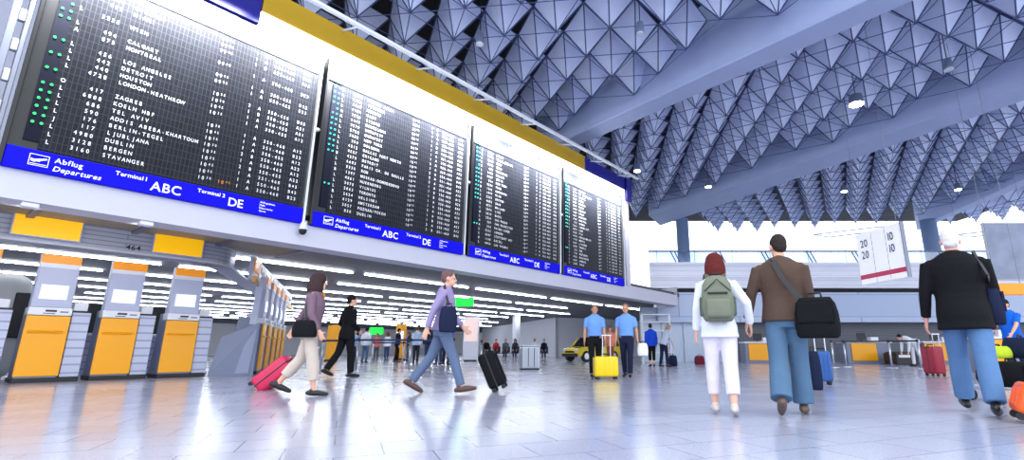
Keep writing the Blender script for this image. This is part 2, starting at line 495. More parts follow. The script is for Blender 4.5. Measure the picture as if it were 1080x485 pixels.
# ------------------------------------------------------------------ departure boards
M_flap = brickmat('split flap cells', (24, 25, 30), (31, 32, 38), (50, 54, 64), .065, .135, .0055, 'xz', 0, .4, offset=0, spec=.12)
M_case = mat('black board case', (12, 13, 18), .35)
M_head = mat('board heading glass', (66, 68, 82), .25, spec=.6)
M_alu = mat('brushed aluminium', (205, 208, 214), .28, .7)
M_letter = mat('white flap lettering', (238, 240, 246), .6)
M_orange = mat('orange flap lettering', (235, 130, 40), .6)
M_blue = mat('royal blue sign', (10, 6, 205), .6, spec=.12, emit=.1)
M_signw = mat('white sign lettering', (250, 250, 255), .5, emit=.25)
M_green = mat('green indicator lamp', (30, 200, 90), .4, emit=1.6)
M_teal = mat('teal indicator lamp', (40, 190, 160), .4, emit=1.3)
ux, uz = Vector((1, 0, 0)), Vector((0, 0, 1))
ROW, Z0 = .135, 3.80
B1 = [  # row from the bottom: airline, flight, destination
 ('L', '3160', 'STAVANGER'), ('L', '3128', 'BERGEN'), ('L', '4980', 'DUBLIN'), ('J', '117', 'LJUBLJANA'), ('L', '176', 'BERLIN-TEGEL'),
 ('L', '590', 'ADDIS ABEBA-KHARTOUM'), ('L', '686', 'TEL AVIV'), ('L', '6808', 'KOELN HBF'), ('O', '417', 'ZAGREB'), None,
 ('L', '4728', 'LONDON-HEATHROW'), ('L', '440', 'HOUSTON'), ('L', '442', 'DETROIT'), ('L', '456', 'LOS ANGELES'), None,
 ('A', '875', 'MONTREAL'), ('L', '494', 'CALGARY'), None, ('L', '3336', 'WIEN'), None, ('L', '462', 'MIAMI'), ('L', '464', 'ORLANDO'), ('L', '852', 'HELSINKI')]
B2 = 'DUBLIN|POZNAN/POSEN|AMSTERDAM|HELSINKI|TORONTO|VILNIUS|NUERNBERG|MOSKAU-DOMODEDOVO|ROM|PARIS CH. DE GAULLE|DETROIT|CHICAGO|DALLAS FORT WORTH|BOLOGNA|NEW YORK|BUDAPEST|BUDAPEST|BARCELONA|BILBAO|KIEW|MOSKAU|ISTANBUL|BUENOS AIRES'.split('|')
B3 = 'LAS PALMAS|KASSEL|STUTTGART HBF|LONDON|KAIRO-LUXOR|SAN FRANCISCO|SAO PAULO|BASEL|LINZ|MAILAND|GRAZ|BOSTON|WIEN|MUENCHEN|PRAG|NEW YORK|SOFIA|DALLAS|WARSCHAU|OSLO|GENF|TOKIO-NARITA|DELHI'.split('|')
B4 = 'TURIN|HAMBURG|WASHINGTON|GOETEBORG|ROM|VENEDIG|LISSABON|MADRID|KRAKAU-BALICE|PISA|LYON|LONDON CITY|BREMEN|BRUESSEL|MUENSTER|ATHEN|ZUERICH|PARIS|DRESDEN|NIZZA|LEIPZIG|ST. PETERSBURG|BELGRAD'.split('|')
def mk_rows(names, seed, blank=()):
    r = random.Random(seed)
    return [None if i in blank else (r.choice('LLLLAB'), str(r.randint(100, 6999)), n) for i, n in enumerate(names)]
ROWS = [B1, mk_rows(B2, 2), mk_rows(B3, 3), mk_rows(B4, 4)]
LABELS = ['largest departure board, listing Stavanger up to Helsinki beside green lamps', 'second largest departure board, from Dublin up past Toronto and Dallas',
          'departure board between the second largest and the smallest one', 'smallest departure board, at the far end of the row under the blue band']
DOTS1 = [1, 2, 3, 4, 5, 6, 8, 10, 12, 15, 16, 17, 19, 20, 22]
for bi in range(4):
    x0 = .56 + 4.655 * bi
    t = thing('departure_board', LABELS[bi], 'departure board', (x0, 11.0, 3.31))
    W = 4.44
    def part(name, bm, m, par=t, **k): return obj(name, bm, m, par, world=True, **k)
    bm = B(); box(bm, (x0 - .02, 10.93, 3.36), (x0 + W + .02, 11.35, 7.44), bev=.015, seg=1); part('case', bm, M_case)
    bm = B(); box(bm, (x0 + .33, 10.9, 3.69), (x0 + W - .05, 10.94, 6.9)); part('flap_panel', bm, M_flap)
    bm = B(); box(bm, (x0 + .02, 10.9, 6.92), (x0 + W - .02, 10.94, 7.42), bev=.008, seg=1); hp = part('heading_panel', bm, M_head)
    bm = B()
    for s, xx in (('Flug', .42), ('nach', 1.1), ('Abflug', 2.3), ('Halle', 3.0), ('Schalter', 3.4), ('Gate', 4.0)): stamp(bm, s, (x0 + xx, 10.895, 7.0), ux, uz, .1)
    part('heading_lettering', bm, M_fascia, hp)
    for xx, m_ in ((x0 - .05, M_case), (x0 + W + .01, M_alu)):
        bm = B(); box(bm, (xx, 10.84, 3.34), (xx + .05, 11.0, 7.46), bev=.006, seg=1); part('side_frame', bm, m_)
    L = {k: B() for k in ('airline_lettering', 'flight_lettering', 'destination_lettering', 'time_lettering', 'hall_lettering', 'counter_lettering', 'gate_lettering')}
    orr = B(); dots = B(); r = random.Random(20 + bi); yf = 10.896
    for k, row in enumerate(ROWS[bi]):
        z = Z0 + ROW * k; sz = .098
        def put(key, s, x, bm=None): stamp(bm if bm is not None else L[key], s, (x0 - .56 + x, yf, z), ux, uz, sz, .065, .78)
        if bi == 0 and k in DOTS1 or bi > 0 and (k in (3,) or k > 8):
            for q in ((.76, .86) if k != 17 else (.86,)): disc(dots, (x0 - .56 + q, 10.885, z + .17), (.021), .02, 8, axis=(0, 1, 0))
        if row is None: continue
        a, n, d = row
        put('airline_lettering', a, .94); put('flight_lettering', n, 1.48 - .065 * len(n)); put('destination_lettering', d, 1.62)
        hh = 10 if k < 14 else 9
        put('time_lettering', '%02d' % hh, 2.99); stamp(L['time_lettering'], r.choice(['45', '40', '35', '50', '55', '30']), (x0 - .56 + 3.13, yf, z + .03), ux, uz, .07, .05, .7)
        put('hall_lettering', r.choice('1112'), 3.64); put('hall_lettering', r.choice('AAAB'), 3.83)
        put('counter_lettering', r.choice(['350-460', '350-455', '351-460', '550-465']), 4.02); put('gate_lettering', r.choice(['A12', 'A22', 'B23', 'B45', 'A15', 'A51']), 4.64)
        if bi == 0 and k == 0: put('', '10', 3.32, orr); stamp(orr, '45', (3.46, yf, z + .03), ux, uz, .07, .05, .7)
    for key, bm in L.items(): part(key, bm, M_letter)
    if bi == 0: part('delay_lettering', orr, M_orange)['label'] = 'orange delay time in the bottom row'
    else: orr.free()
    part('indicator_dot', dots, M_green if bi == 0 else M_teal)
    bm = B(); box(bm, (x0 + .01, 10.94, 3.72), (x0 + .33, 10.96, 6.9))
    box(bm, (x0 + .15, 10.90, 3.8), (x0 + .33, 10.95, 6.85)); part('lamp_strip', bm, mat('blue black strip', (10, 14, 34), .6, spec=.15))
    # blue sign strip under the flaps
    bm = B(); box(bm, (x0, 10.86, 3.32), (x0 + W, 10.95, 3.66), bev=.008, seg=1); sg = part('departures_sign', bm, M_blue); sg['label'] = 'blue strip reading Abflug Departures Terminal 1 ABC Terminal 2 DE'
    bm = B(); ys = 10.853
    def wr(s, x, z, size, **k): stamp(bm, s, (x0 - .56 + x, ys, z), ux, uz, size, **k)
    wr('Abflug', 1.1, 3.515, .115); wr('Departures', 1.1, 3.38, .115, slant=.2)
    wr('Terminal 1', 1.84, 3.53, .1); wr('ABC', 2.33, 3.39, .235, squeeze=.95)
    wr('Terminal 2', 3.03, 3.53, .1); wr('DE', 3.56, 3.39, .235, squeeze=.95)
    wr('Abflugzeiten', 4.12, 3.575, .052); wr('Halle', 4.12, 3.515, .052); wr('Departures', 4.12, 3.455, .052); wr('Gates', 4.12, 3.395, .052)
    part('sign_lettering', bm, M_signw, sg)
    bm = B()
    px, pz, pw, ph = x0 - .56 + .82, 3.41, .22, .18
    for lo, hi in (((px, pz), (px + pw, pz + .008)), ((px, pz + ph - .008), (px + pw, pz + ph)), ((px, pz), (px + .008, pz + ph)), ((px + pw - .008, pz), (px + pw, pz + ph))):
        box(bm, (lo[0], 10.85, lo[1]), (hi[0], 10.858, hi[1]))
    prism(bm, [(px + .02, 10.85, pz + .07), (px + .06, 10.85, pz + .055), (px + .2, 10.85, pz + .12), (px + .195, 10.85, pz + .14), (px + .06, 10.85, pz + .1), (px + .02, 10.85, pz + .11)], (0, .006, 0))
    prism(bm, [(px + .09, 10.85, pz + .07), (px + .12, 10.85, pz + .07), (px + .14, 10.85, pz + .1), (px + .11, 10.85, pz + .1)], (0, .006, 0))
    prism(bm, [(px + .02, 10.85, pz + .025), (px + .2, 10.85, pz + .025), (px + .2, 10.85, pz + .033), (px + .02, 10.85, pz + .033)], (0, .006, 0))
    part('plane_symbol', bm, M_signw, sg)
    if bi < 3:
        bm = B(); ell(bm, (x0 + W + .1, 10.86, 5.55), (.05, .05, .05)); part('latch', bm, M_alu, smooth=True)
# bright light box above the boards, yellow and blue top band
M_glow = mat('lit white light box', (255, 253, 246), .5, emit=5)
t = thing('light_box', 'long white lit box running along the tops of the departure boards', 'light box', (11.4, 11.1, 7.47))
bm = B(); box(bm, (3.62, 10.9, 7.47), (19.24, 11.4, 7.8)); obj('diffuser', bm, M_glow, t, world=True)
t = thing('header_band', 'long mustard yellow band crowning the row of boards', 'band', (9.5, 11.1, 7.8))
M_yel = mat('mustard yellow band', (186, 148, 14), .5)
M_navy = mat('deep blue band', (20, 18, 130), .4)
bm = B(); box(bm, (3.62, 10.86, 7.8), (16.0, 11.45, 8.4), bev=.01, seg=1); obj('yellow_panel', bm, M_yel, t, world=True)
bm = B(); box(bm, (16.02, 10.87, 7.81), (19.28, 11.45, 8.38), bev=.01, seg=1); tag(obj('blue_band', bm, M_navy), 'dark blue band above the last departure board', 'band')
bm = B(); box(bm, (.5, 10.87, 7.47), (3.6, 11.45, 8.38), bev=.01, seg=1); tag(obj('blue_band', bm, M_navy), 'deep violet-blue band above the largest board, adjoining the yellow band', 'band')
# end of the row of boards: white end wall with a blue corner
bm = B(); box(bm, (19.28, 10.9, 3.4), (19.6, 11.5, 7.8)); prism(bm, [(19.62, 11.0, 3.4), (20.1, 11.3, 3.4), (20.1, 11.6, 3.4), (19.62, 11.5, 3.4)], (0, 0, 4.0)); struct('wall_end', bm, M_fascia)
bm = B(); box(bm, (19.31, 10.78, 7.3), (19.75, 10.89, 8.38)); box(bm, (19.31, 10.86, 7.82), (19.75, 11.5, 8.38)); tag(obj('corner_cladding', bm, M_navy), 'deep blue corner panel beside the last departure board', 'panel')
t = thing('board_end_frame', 'grey metal frame post with clamps along the outer side of the largest board', 'frame post', (.38, 11.0, 3.3))
M_gm = mat('grey frame metal', (128, 132, 146), .35, .5)
for a_, b_ in ((.24, .33), (.41, .47)):
    bm = B(); box(bm, (a_, 10.92, 3.43), (b_, 11.3, 8.4), bev=.01); obj('post', bm, M_gm, t, world=True)
for k in range(9):
    bm = B(); box(bm, (.335, 10.9, 3.6 + .52 * k), (.405, 11.0, 3.8 + .52 * k), bev=.01); obj('clamp', bm, mat('pale clamp', (170, 174, 186), .5), t, world=True)
# light rail
t = thing('light_rail', 'long round white tube lamp rail in front of the board tops', 'light rail', (10, 10.0, 8.05))
bm = B(); tube(bm, [(-2, 10.0, 8.05), (18.9, 10.0, 8.05)], .06, 12); obj('tube', bm, mat('white rail tube', (226, 230, 240), .3), t, world=True, smooth=True)
for k in range(9):
    bm = B(); tube(bm, [(1 + 2.2 * k, 10.0, 8.07), (1 + 2.2 * k, 10.85, 8.3)], .025, 6); obj('bracket', bm, mat('pale bracket', (190, 198, 214), .4), t, world=True)
for k in range(5):
    area('rail_light', (1.6 + 3.9 * k, 9.95, 7.93), (R(40), 0, 0), 3.6, .12, RAIL_W, (.95, .97, 1), 62).parent = None
# ------------------------------------------------------------------ check-in kiosks under the frieze
M_kyel = mat('kiosk yellow', (246, 168, 0), .35)
M_kgrey = mat('kiosk lilac grey', (178, 184, 212), .4)
M_klight = mat('kiosk white plastic', (226, 228, 238), .4)
M_kdark = mat('kiosk black base', (26, 27, 32), .5)
M_scr = mat('kiosk screen', (206, 222, 240), .2, emit=.9)
M_khead = mat('kiosk orange header', (248, 150, 4), .4, emit=.2)
M_side = mat('kiosk blue grey side', (120, 130, 160), .4)
M_louv = brickmat('louvred pod panel', (184, 190, 216), (190, 196, 220), (148, 154, 184), 20, .17, .02, 'xz', 0, .4)
def kiosk(loc, rz, label, group='check-in kiosks'):
    t = thing('check_in_kiosk', label, 'kiosk', loc, rz, group)
    bm = B(); box(bm, (0, .02, 0), (.98, .78, .09), bev=.01, seg=1); obj('base', bm, M_kdark, t)
    bm = B(); prism(bm, [(.02, .03, .09), (.02, .75, .09), (.02, .62, 1.5), (.02, .06, 1.5)], (.62, 0, 0)); obj('cabinet', bm, M_side, t)
    bm = B(); box(bm, (.0, -.0, .12), (.66, .04, 1.33), bev=.012); fp = obj('front_panel', bm, M_kyel, t)
    bm = B(); prism(bm, [(.06, -.0, 1.03), (.06, -.05, 1.0), (.06, -.045, .985), (.06, .0, .99)], (.52, 0, 0)); obj('handle', bm, M_kyel, fp)
    bm = B(); box(bm, (.0, -.01, 1.34), (.66, .34, 1.5), bev=.015); sh = obj('printer_shelf', bm, M_klight, t)
    bm = B(); box(bm, (.25, -.016, 1.41), (.42, 0, 1.45)); obj('ticket_slot', bm, M_kdark, sh)
    bm = B(); box(bm, (.22, -.016, 1.37), (.4, 0, 1.385)); obj('receipt_slot', bm, M_kdark, sh)
    bm = B(); box(bm, (.47, -.016, 1.4), (.6, 0, 1.43)); obj('card_slot', bm, mat('slot grey', (120, 126, 146), .4), sh)
    bm = B(); prism(bm, [(.02, .06, 1.5), (.02, .34, 1.5), (.02, .24, 2.62), (.02, .06, 2.62)], (.62, 0, 0)); bmesh.ops.bevel(bm, geom=bm.edges[:], offset=.012, segments=1, affect='EDGES'); obj('tower', bm, M_kgrey, t)
    bm = B(); box(bm, (.1, .04, 1.66), (.54, .065, 1.98), bev=.008); sc = obj('screen_frame', bm, M_klight, t)
    bm = B(); box(bm, (.12, .034, 1.68), (.52, .05, 1.96)); obj('screen', bm, M_scr, sc)
    bm = B(); box(bm, (.02, .035, 2.33), (.64, .07, 2.42)); obj('white_band', bm, M_klight, t)
    bm = B(); box(bm, (.02, .035, 2.42), (.64, .07, 2.6)); obj('header_panel', bm, M_khead, t)
    bm = B(); box(bm, (.68, .06, .09), (.98, .66, 1.42), bev=.012); pod = obj('bag_tag_pod', bm, M_louv, t)
    bm = B(); box(bm, (.69, .08, 1.42), (.97, .6, 1.46)); obj('pod_top', bm, M_kdark, pod)
    bm = B(); box(bm, (.7, .2, 1.46), (.93, .55, 1.64), bev=.015); obj('printer', bm, M_klight, t)
    return t
k0 = kiosk((1.65, 14.8, 0), 0, 'yellow check-in kiosk standing before the white rounded housing, below the large yellow sign')
for x, l in ((.47, 'yellow check-in kiosk cut off at the left edge of the photo'), (2.8, 'yellow check-in kiosk in the middle of the front row of three'),
             (3.98, 'yellow check-in kiosk next to the island corner, last of the front row')):
    dup(k0, (x, 14.8, 0), 0, l)
c6 = Vector((.5, .866, 0)); s6 = Vector((6.2, 14.9, 0))
names = ['first kiosk of the receding row, its blue-grey side towards the camera', 'second kiosk in the receding row around the island corner', 'third kiosk in the receding row beside the dark-coated woman',
         'fourth kiosk in the receding row, partly behind the walking woman', 'farthest visible kiosk of the receding row']
for k in range(5):
    p = s6 + c6 * 1.25 * k
    dup(k0, (p.x, p.y, 0), R(60), names[k])
# blue-grey wedge cabinet closing the near side of the receding row
t = thing('corner_cabinet', 'tall blue-grey wedge-sided cabinet at the corner between the two kiosk rows', 'cabinet', (5.45, 14.75, 0))
bm = B()
a = Vector((5.05, 14.95, 0)); b = Vector((5.93, 14.5, 0)); dd = Vector((.12, .3, 0))
hexa(bm, [a, b, b + dd, a + dd], [p + Vector((0, 0, h)) for p, h in ((a + Vector((.18, 0, 0)), .95), (b + Vector((-.0, 0, 0)), 1.35), (b + dd, 1.35), (a + dd + Vector((.18, 0, 0)), .95))])
obj('side_panel', bm, M_side, t, world=True)
bm = B()
hexa(bm, [a + Vector((.3, -.1, .05)), b + Vector((-.12, -.0, .05)), b + Vector((-.1, .05, .05)), a + Vector((.32, .05, .05))], [a + Vector((.62, -.2, 1.05)), b + Vector((-.05, -.01, 1.2)), b + Vector((-.05, .05, 1.2)), a + Vector((.62, .05, 1.05))])
obj('raised_panel', bm, mat('light blue grey panel', (142, 152, 184), .4), t, world=True)
bm = B(); p = [Vector((5.72, 14.62, 1.3)), Vector((5.86, 14.55, 1.3)), Vector((5.95, 14.68, 2.3)), Vector((5.8, 14.72, 2.3))]
hexa(bm, [p[0], p[1], p[1] + dd * .5, p[0] + dd * .5], [p[3], p[2], p[2] + dd * .5, p[3] + dd * .5]); obj('upright', bm, M_kgrey, t, world=True)

# frieze with signs above the kiosks
M_fr = brickmat('ribbed grey frieze', (172, 176, 194), (178, 182, 200), (132, 136, 156), 40, .1, .012, 'xz', 0, .35)
t = thing('sign_frieze', 'long ribbed grey frieze with a rounded corner above the check-in kiosks', 'frieze', (3, 15, 2.86))
path = [Vector((x, 15.0, 0)) for x in (-6, 4.6)] + [Vector((4.6 + .9 * math.sin(R(a)), 15.9 - .9 * math.cos(R(a)), 0)) for a in (10, 20, 30, 40, 50, 60)]
e_ = path[-1]; path += [e_ + c6 * q for q in (.4, 8)]
bm = B()
def ribbon(bm, pts, th, z0, z1):
    for i in range(len(pts) - 1):
        a, b = pts[i], pts[i + 1]; d = (b - a).normalized(); n = Vector((-d.y, d.x, 0)) * th
        hexa(bm, [a, b, b + n, a + n], [q + Vector((0, 0, z1 - z0)) for q in (a, b, b + n, a + n)]) if False else \
        hexa(bm, [q + Vector((0, 0, z0)) for q in (a, b, b + n, a + n)], [q + Vector((0, 0, z1)) for q in (a, b, b + n, a + n)])
ribbon(bm, path[:-1], .12, 2.88, 3.4)
obj('ribbed_panel', bm, M_fr, t, world=True)
bm = B(); ribbon(bm, path, .5, 2.83, 2.88); obj('edge', bm, mat('frieze edge', (206, 208, 220), .4), t, world=True)
def ysign(x0, x1, y, z0, z1, label):
    s = thing('yellow_sign', label, 'sign', ((x0 + x1) / 2, y, z0))
    bm = B(); box(bm, (x0, y, z0), (x1, y + .08, z1), bev=.01, seg=1); obj('sign_frame', bm, M_kgrey, s, world=True)
    bm = B(); box(bm, (x0 + .03, y - .01, z0 + .03), (x1 - .03, y + .02, z1 - .03)); obj('sign_face', bm, mat('yellow lit sign face', (255, 192, 8), .35, emit=.5), s, world=True)
ysign(1.12, 2.2, 14.86, 2.92, 3.42, 'large blank yellow sign on the grey frieze above the leftmost kiosks')
ysign(3.45, 4.5, 14.86, 2.9, 3.42, 'blank yellow sign on the frieze before its rounded corner')
bm = B(); stamp(bm, '464', (3.0, 14.985, 2.92), ux, uz, .17); tag(obj('desk_number', bm, M_black), 'black desk number 464 on the ribbed frieze between two yellow signs', 'number')
bm = B(); stamp(bm, '465', (.75, 14.985, 2.92), ux, uz, .17); tag(obj('desk_number', bm, M_black), 'black desk number at the left edge of the frieze', 'number')
# sign row of the receding side
n6 = Vector((.866, -.5, 0))
f0 = Vector((5.62, 14.95, 0)) + n6 * .12
t = thing('poster_row', 'slanting row of white airline posters above the receding kiosks', 'poster row', (6.5, 16, 2.45))
bm = B(); hexa(bm, [f0 + Vector((0, 0, 2.5)), f0 + c6 * 11 + Vector((0, 0, 2.5)), f0 + c6 * 11 - n6 * .1 + Vector((0, 0, 2.5)), f0 - n6 * .1 + Vector((0, 0, 2.5))],
               [f0 + Vector((0, 0, 3.14)), f0 + c6 * 11 + Vector((0, 0, 3.14)), f0 + c6 * 11 - n6 * .1 + Vector((0, 0, 3.14)), f0 - n6 * .1 + Vector((0, 0, 3.14))]); obj('backing', bm, M_kgrey, t, world=True)
def c6box(bm, s0, s1, z0, z1, th=.03):
    a, b = f0 + c6 * s0, f0 + c6 * s1
    q = [a, b, b + n6 * th, a + n6 * th]
    hexa(bm, [p + Vector((0, 0, z0)) for p in q], [p + Vector((0, 0, z1)) for p in q])
bm = B(); c6box(bm, .06, .9, 2.75, 3.1); obj('yellow_poster', bm, M_khead, t, world=True)
bm = B(); c6box(bm, 0, 11, 2.44, 2.62, .1); obj('lower_rail', bm, mat('amber rail', (226, 170, 90), .4), t, world=True)
for k in range(9):
    bm = B(); c6box(bm, 1.05 + 1.08 * k, 2.0 + 1.08 * k, 2.66, 3.1); po = obj('white_poster', bm, M_signw, t, world=True)
    bm = B(); r = random.Random(k)
    for j in range(3):
        s = 1.12 + 1.08 * k + .27 * j; h = 2.72 + .1 * r.random()
        c6box(bm, s, s + .18, h, h + .12 + .1 * r.random(), .035)
    obj('poster_print', bm, mat('poster grey print', (120, 122, 136), .5), po, world=True)

# back-of-kiosk furniture
t = thing('white_housing', 'rounded white machine housing behind the leftmost kiosks', 'machine housing', (.9, 17.2, 0))
bm = B(); box(bm, (.0, 16.6, .0), (1.9, 18.2, 2.35), bev=.35, seg=5); obj('shell', bm, mat('cream housing', (206, 208, 206), .4), t, world=True, smooth=True)
bm = B(); box(bm, (1.6, 16.55, .9), (1.95, 16.9, 1.9), bev=.02); obj('dark_opening', bm, M_kdark, t, world=True)
for k, (x, l) in enumerate(((2.8, 'white baggage desk seen between the first and second kiosk'), (4.6, 'white baggage desk seen between the second and third kiosk'))):
    t = thing('baggage_desk', l, 'desk', (x, 18.0, 0))
    bm = B(); box(bm, (x - .7, 17.6, 0), (x + .7, 18.4, 1.0), bev=.02); obj('desk_body', bm, M_louv, t, world=True)
    bm = B(); box(bm, (x - .75, 17.5, 1.0), (x + .75, 18.5, 1.06), bev=.01); obj('desk_top', bm, M_klight, t, world=True)
    bm = B(); box(bm, (x - .25, 17.8, 1.12), (x + .25, 17.86, 1.46), bev=.01); box(bm, (x - .04, 17.82, 1.06), (x + .04, 17.88, 1.14)); obj('monitor', bm, M_kdark, t, world=True)
    bm = B(); box(bm, (x - .9, 18.9, .3), (x + .9, 19.1, 1.9), bev=.02)
    for j in range(5): box(bm, (x - .9, 18.85, .5 + .28 * j), (x + .9, 18.9, .6 + .28 * j))
    obj('rear_rack', bm, M_kdark, t, world=True)

# linear lights in the low ceiling
M_strip = mat('lit linear tube', (240, 246, 255), .4, emit=25)
proto = None
for r_ in range(11):
    y = 16.9 + 3.3 * r_
    for k in range(14):
        x = -6.5 + 5.6 * k + (r_ % 2) * .8
        if x + 5.2 > 34.8 + .577 * (y - 27.2) and y > 18: continue
        if x > 60: continue
        if y < 15.6: continue
        # keep those inside the view
        v = Vector((x + 2.5, y, 3.35)) - CAM; d = v.dot(_W)
        if d < 3: continue
        px = CXP + FPX * v.dot(RT) / d
        if not -60 < px < 730: continue
        if x > 20 and y < 15: continue
        if proto is None:
            bm = B(); box(bm, (0, -.045, .03), (5.1, .045, .06), bev=.006, seg=1); proto = obj('linear_light', bm, M_strip)
            o = proto
        else:
            o = proto.copy(); COL.objects.link(o)
        o.location = (x + 2.55, y, 3.335)
        tag(o, 'white strip light in the dark low ceiling of the check-in hall', 'strip light', 'strip lights of the check-in hall')
# CCTV dome and small fittings under the fascia
def dome(x, y, z, label):
    t = thing('dome_camera', label, 'camera', (x, y, z))
    bm = B(); tube(bm, [(0, 0, 0), (0, 0, -.1), (0, 0, -.16)], [.05, .07, .09], 16); box(bm, (-.04, -.03, -.08), (.04, .13, 0), bev=.01); obj('mount', bm, M_klight, t)
    bm = B(); ell(bm, (0, 0, -.19), (.08, .08, .09)); obj('dome', bm, M_black, t, smooth=True)
dome(5.03, 10.82, 3.34, 'small white and black dome camera under the fascia below the first board')
def downlight(x, y, z):
    l = bpy.data.lights.new('fitting_light', 'SPOT'); l.energy = 130; l.spot_size = R(130); l.spot_blend = .7; l.shadow_soft_size = .12
    o = bpy.data.objects.new('fitting_light', l); COL.objects.link(o); o.location = (x, y, z); o.rotation_euler = (R(52), 0, 0)
for px, py, l in ((37, 195, 'small white fitting under the fascia at far left'), (157, 219, 'small white fitting under the fascia above the second kiosk')):
    p = ply(px, py, 11.07)
    bm = B(); box(bm, (p.x - .1, 10.98, 2.78), (p.x + .1, 11.16, 2.86), bev=.02); tag(obj('ceiling_fitting', bm, M_klight), l, 'fitting')
    downlight(p.x, 11.25, 2.8)

# hanging signs
M_hang = mat('thin grey wire', (120, 128, 146), .5)
def slab_sign(name, label, c, w_, h, d, m, normal=None, cat='sign', face=None, rods=None):
    """a hanging sign box, centred at c, its face turned to the camera side"""
    t = thing(name, label, cat, (c.x, c.y, c.z - h / 2), YAW - R(90))
    bm = B(); box(bm, (-w_ / 2, -d / 2, 0), (w_ / 2, d / 2, h), bev=.012, seg=1); obj('sign_case', bm, m if face is None else face, t)
    bm = B(); box(bm, (-w_ / 2 + .03, -d / 2 - .01, .03), (w_ / 2 - .03, -d / 2 + .02, h - .03)); obj('sign_face', bm, m, t)
    if rods:
        for s in (-1, 1):
            bm = B(); tube(bm, [(s * w_ * .35, 0, h), (s * w_ * .35, 0, rods - (c.z - h / 2))], .008, 6); obj('hanger', bm, M_hang, t)
    return t
M_gsign = mat('green lit sign', (20, 220, 60), .4, emit=1.6)
slab_sign('exit_sign', 'bright green lit exit sign hanging below the third board', at(489, 318.5, 17.5), .68, .3, .1, M_gsign, rods=3.4)
slab_sign('exit_sign', 'small green lit sign above the queue in the far check-in hall', at(397, 349, 34), .9, .45, .1, M_gsign, rods=3.4)
slab_sign('yellow_hanging_sign', 'yellow pillar sign hanging beside the dark-suited man', at(335, 317, 19), .5, .62, .12, M_khead, rods=3.4)
slab_sign('yellow_hanging_sign', 'orange-yellow sign hanging at the right edge behind the black jacket', at(1064, 305, 15), 1.05, .34, .14, M_khead, rods=12)
bm = B(); c = at(332, 332, 19); disc(bm, c, .17, .08, 24, axis=-HD); tube(bm, [c - HD * .04, c - HD * .04 + Vector((0, 0, .3))], .02, 6); t_ = tag(obj('round_sign', bm, mat('purple round sign', (150, 60, 120), .4)), 'round purple sign beneath the yellow hanging pillar sign', 'sign')
slab_sign('picture_billboard', 'large grey-blue cloudy picture billboard above the orange-yellow hanging sign', at(1068, 265, 21), 2.2, 2.5, .15, mat('cloudy picture', (150, 158, 182), .5, var=.5, scale=1.4), cat='billboard', face=M_klight, rods=12)
# the tilted white sign with numbers
L_, R_ = at(901, 247, 15.2), at(949, 233, 13.6)
zt = 4.25
def onray(px, py, z): return fl(px, py, z)
A_ = fl(902, 249, zt); D_ = fl(949, 234, zt)
uw = (D_ - A_).normalized(); wd = (D_ - A_).length
t = thing('number_sign', 'white hanging sign with the numbers 20 and 10 over a red stripe', 'sign', (A_.x, A_.y, zt - 1.6), math.atan2(uw.y, uw.x))
H_ = 1.62
bm = B(); box(bm, (0, 0, 0), (wd, .1, H_), bev=.01, seg=1); obj('sign_case', bm, M_signw, t)
bm = B(); box(bm, (0, -.008, .16), (wd, 0, .3)); obj('red_stripe', bm, mat('crimson stripe', (214, 60, 100), .45), t)
bm = B()
for s in (.36, .66): box(bm, (wd * s, -.006, .02), (wd * s + .012, 0, H_ - .02))
box(bm, (wd - .015, -.02, 0), (wd + .015, .1, H_)); obj('divider', bm, mat('sign seam', (130, 136, 156), .4), t)
bm = B()
for s, x, z in (('20', .1, 1.16), ('20', .1, .8), ('10', .72, 1.16), ('10', .72, .8)):
    stamp(bm, s, (wd * x, -.012, z), (1, 0, 0), uz, .34, squeeze=.9)
obj('sign_numbers', bm, mat('dark blue numbers', (50, 58, 90), .5), t)
for s in (.1, .9):
    bm = B(); tube(bm, [(wd * s, .05, H_), (wd * s, .05, 12 - zt + 1.6)], .007, 6); obj('hanger', bm, M_hang, t)
for px, py, l in ((895, 243, 'thin white suspended light frame left of the number sign'), (1052, 243, 'thin white suspended light frame near the billboard')):
    c = at(px, py, 24)
    t = thing('suspended_track', l, 'light track', (c.x, c.y, c.z), YAW - R(90))
    bm = B()
    for a, b in (((-1.3, .9, 0), (1.3, -.9, .0)), ((-1.3, .9, 0), (-.2, 1.5, 0)), ((1.3, -.9, 0), (2.2, -.3, 0)), ((-.2, 1.5, 0), (2.2, -.3, 0))): tube(bm, [a, b], .035, 6)
    obj('track_frame', bm, M_klight, t)
    for a in ((-1.3, .9, 0), (2.2, -.3, 0)):
        bm = B(); tube(bm, [a, (a[0], a[1], 12 - c.z)], .008, 5); obj('hanger', bm, M_hang, t)

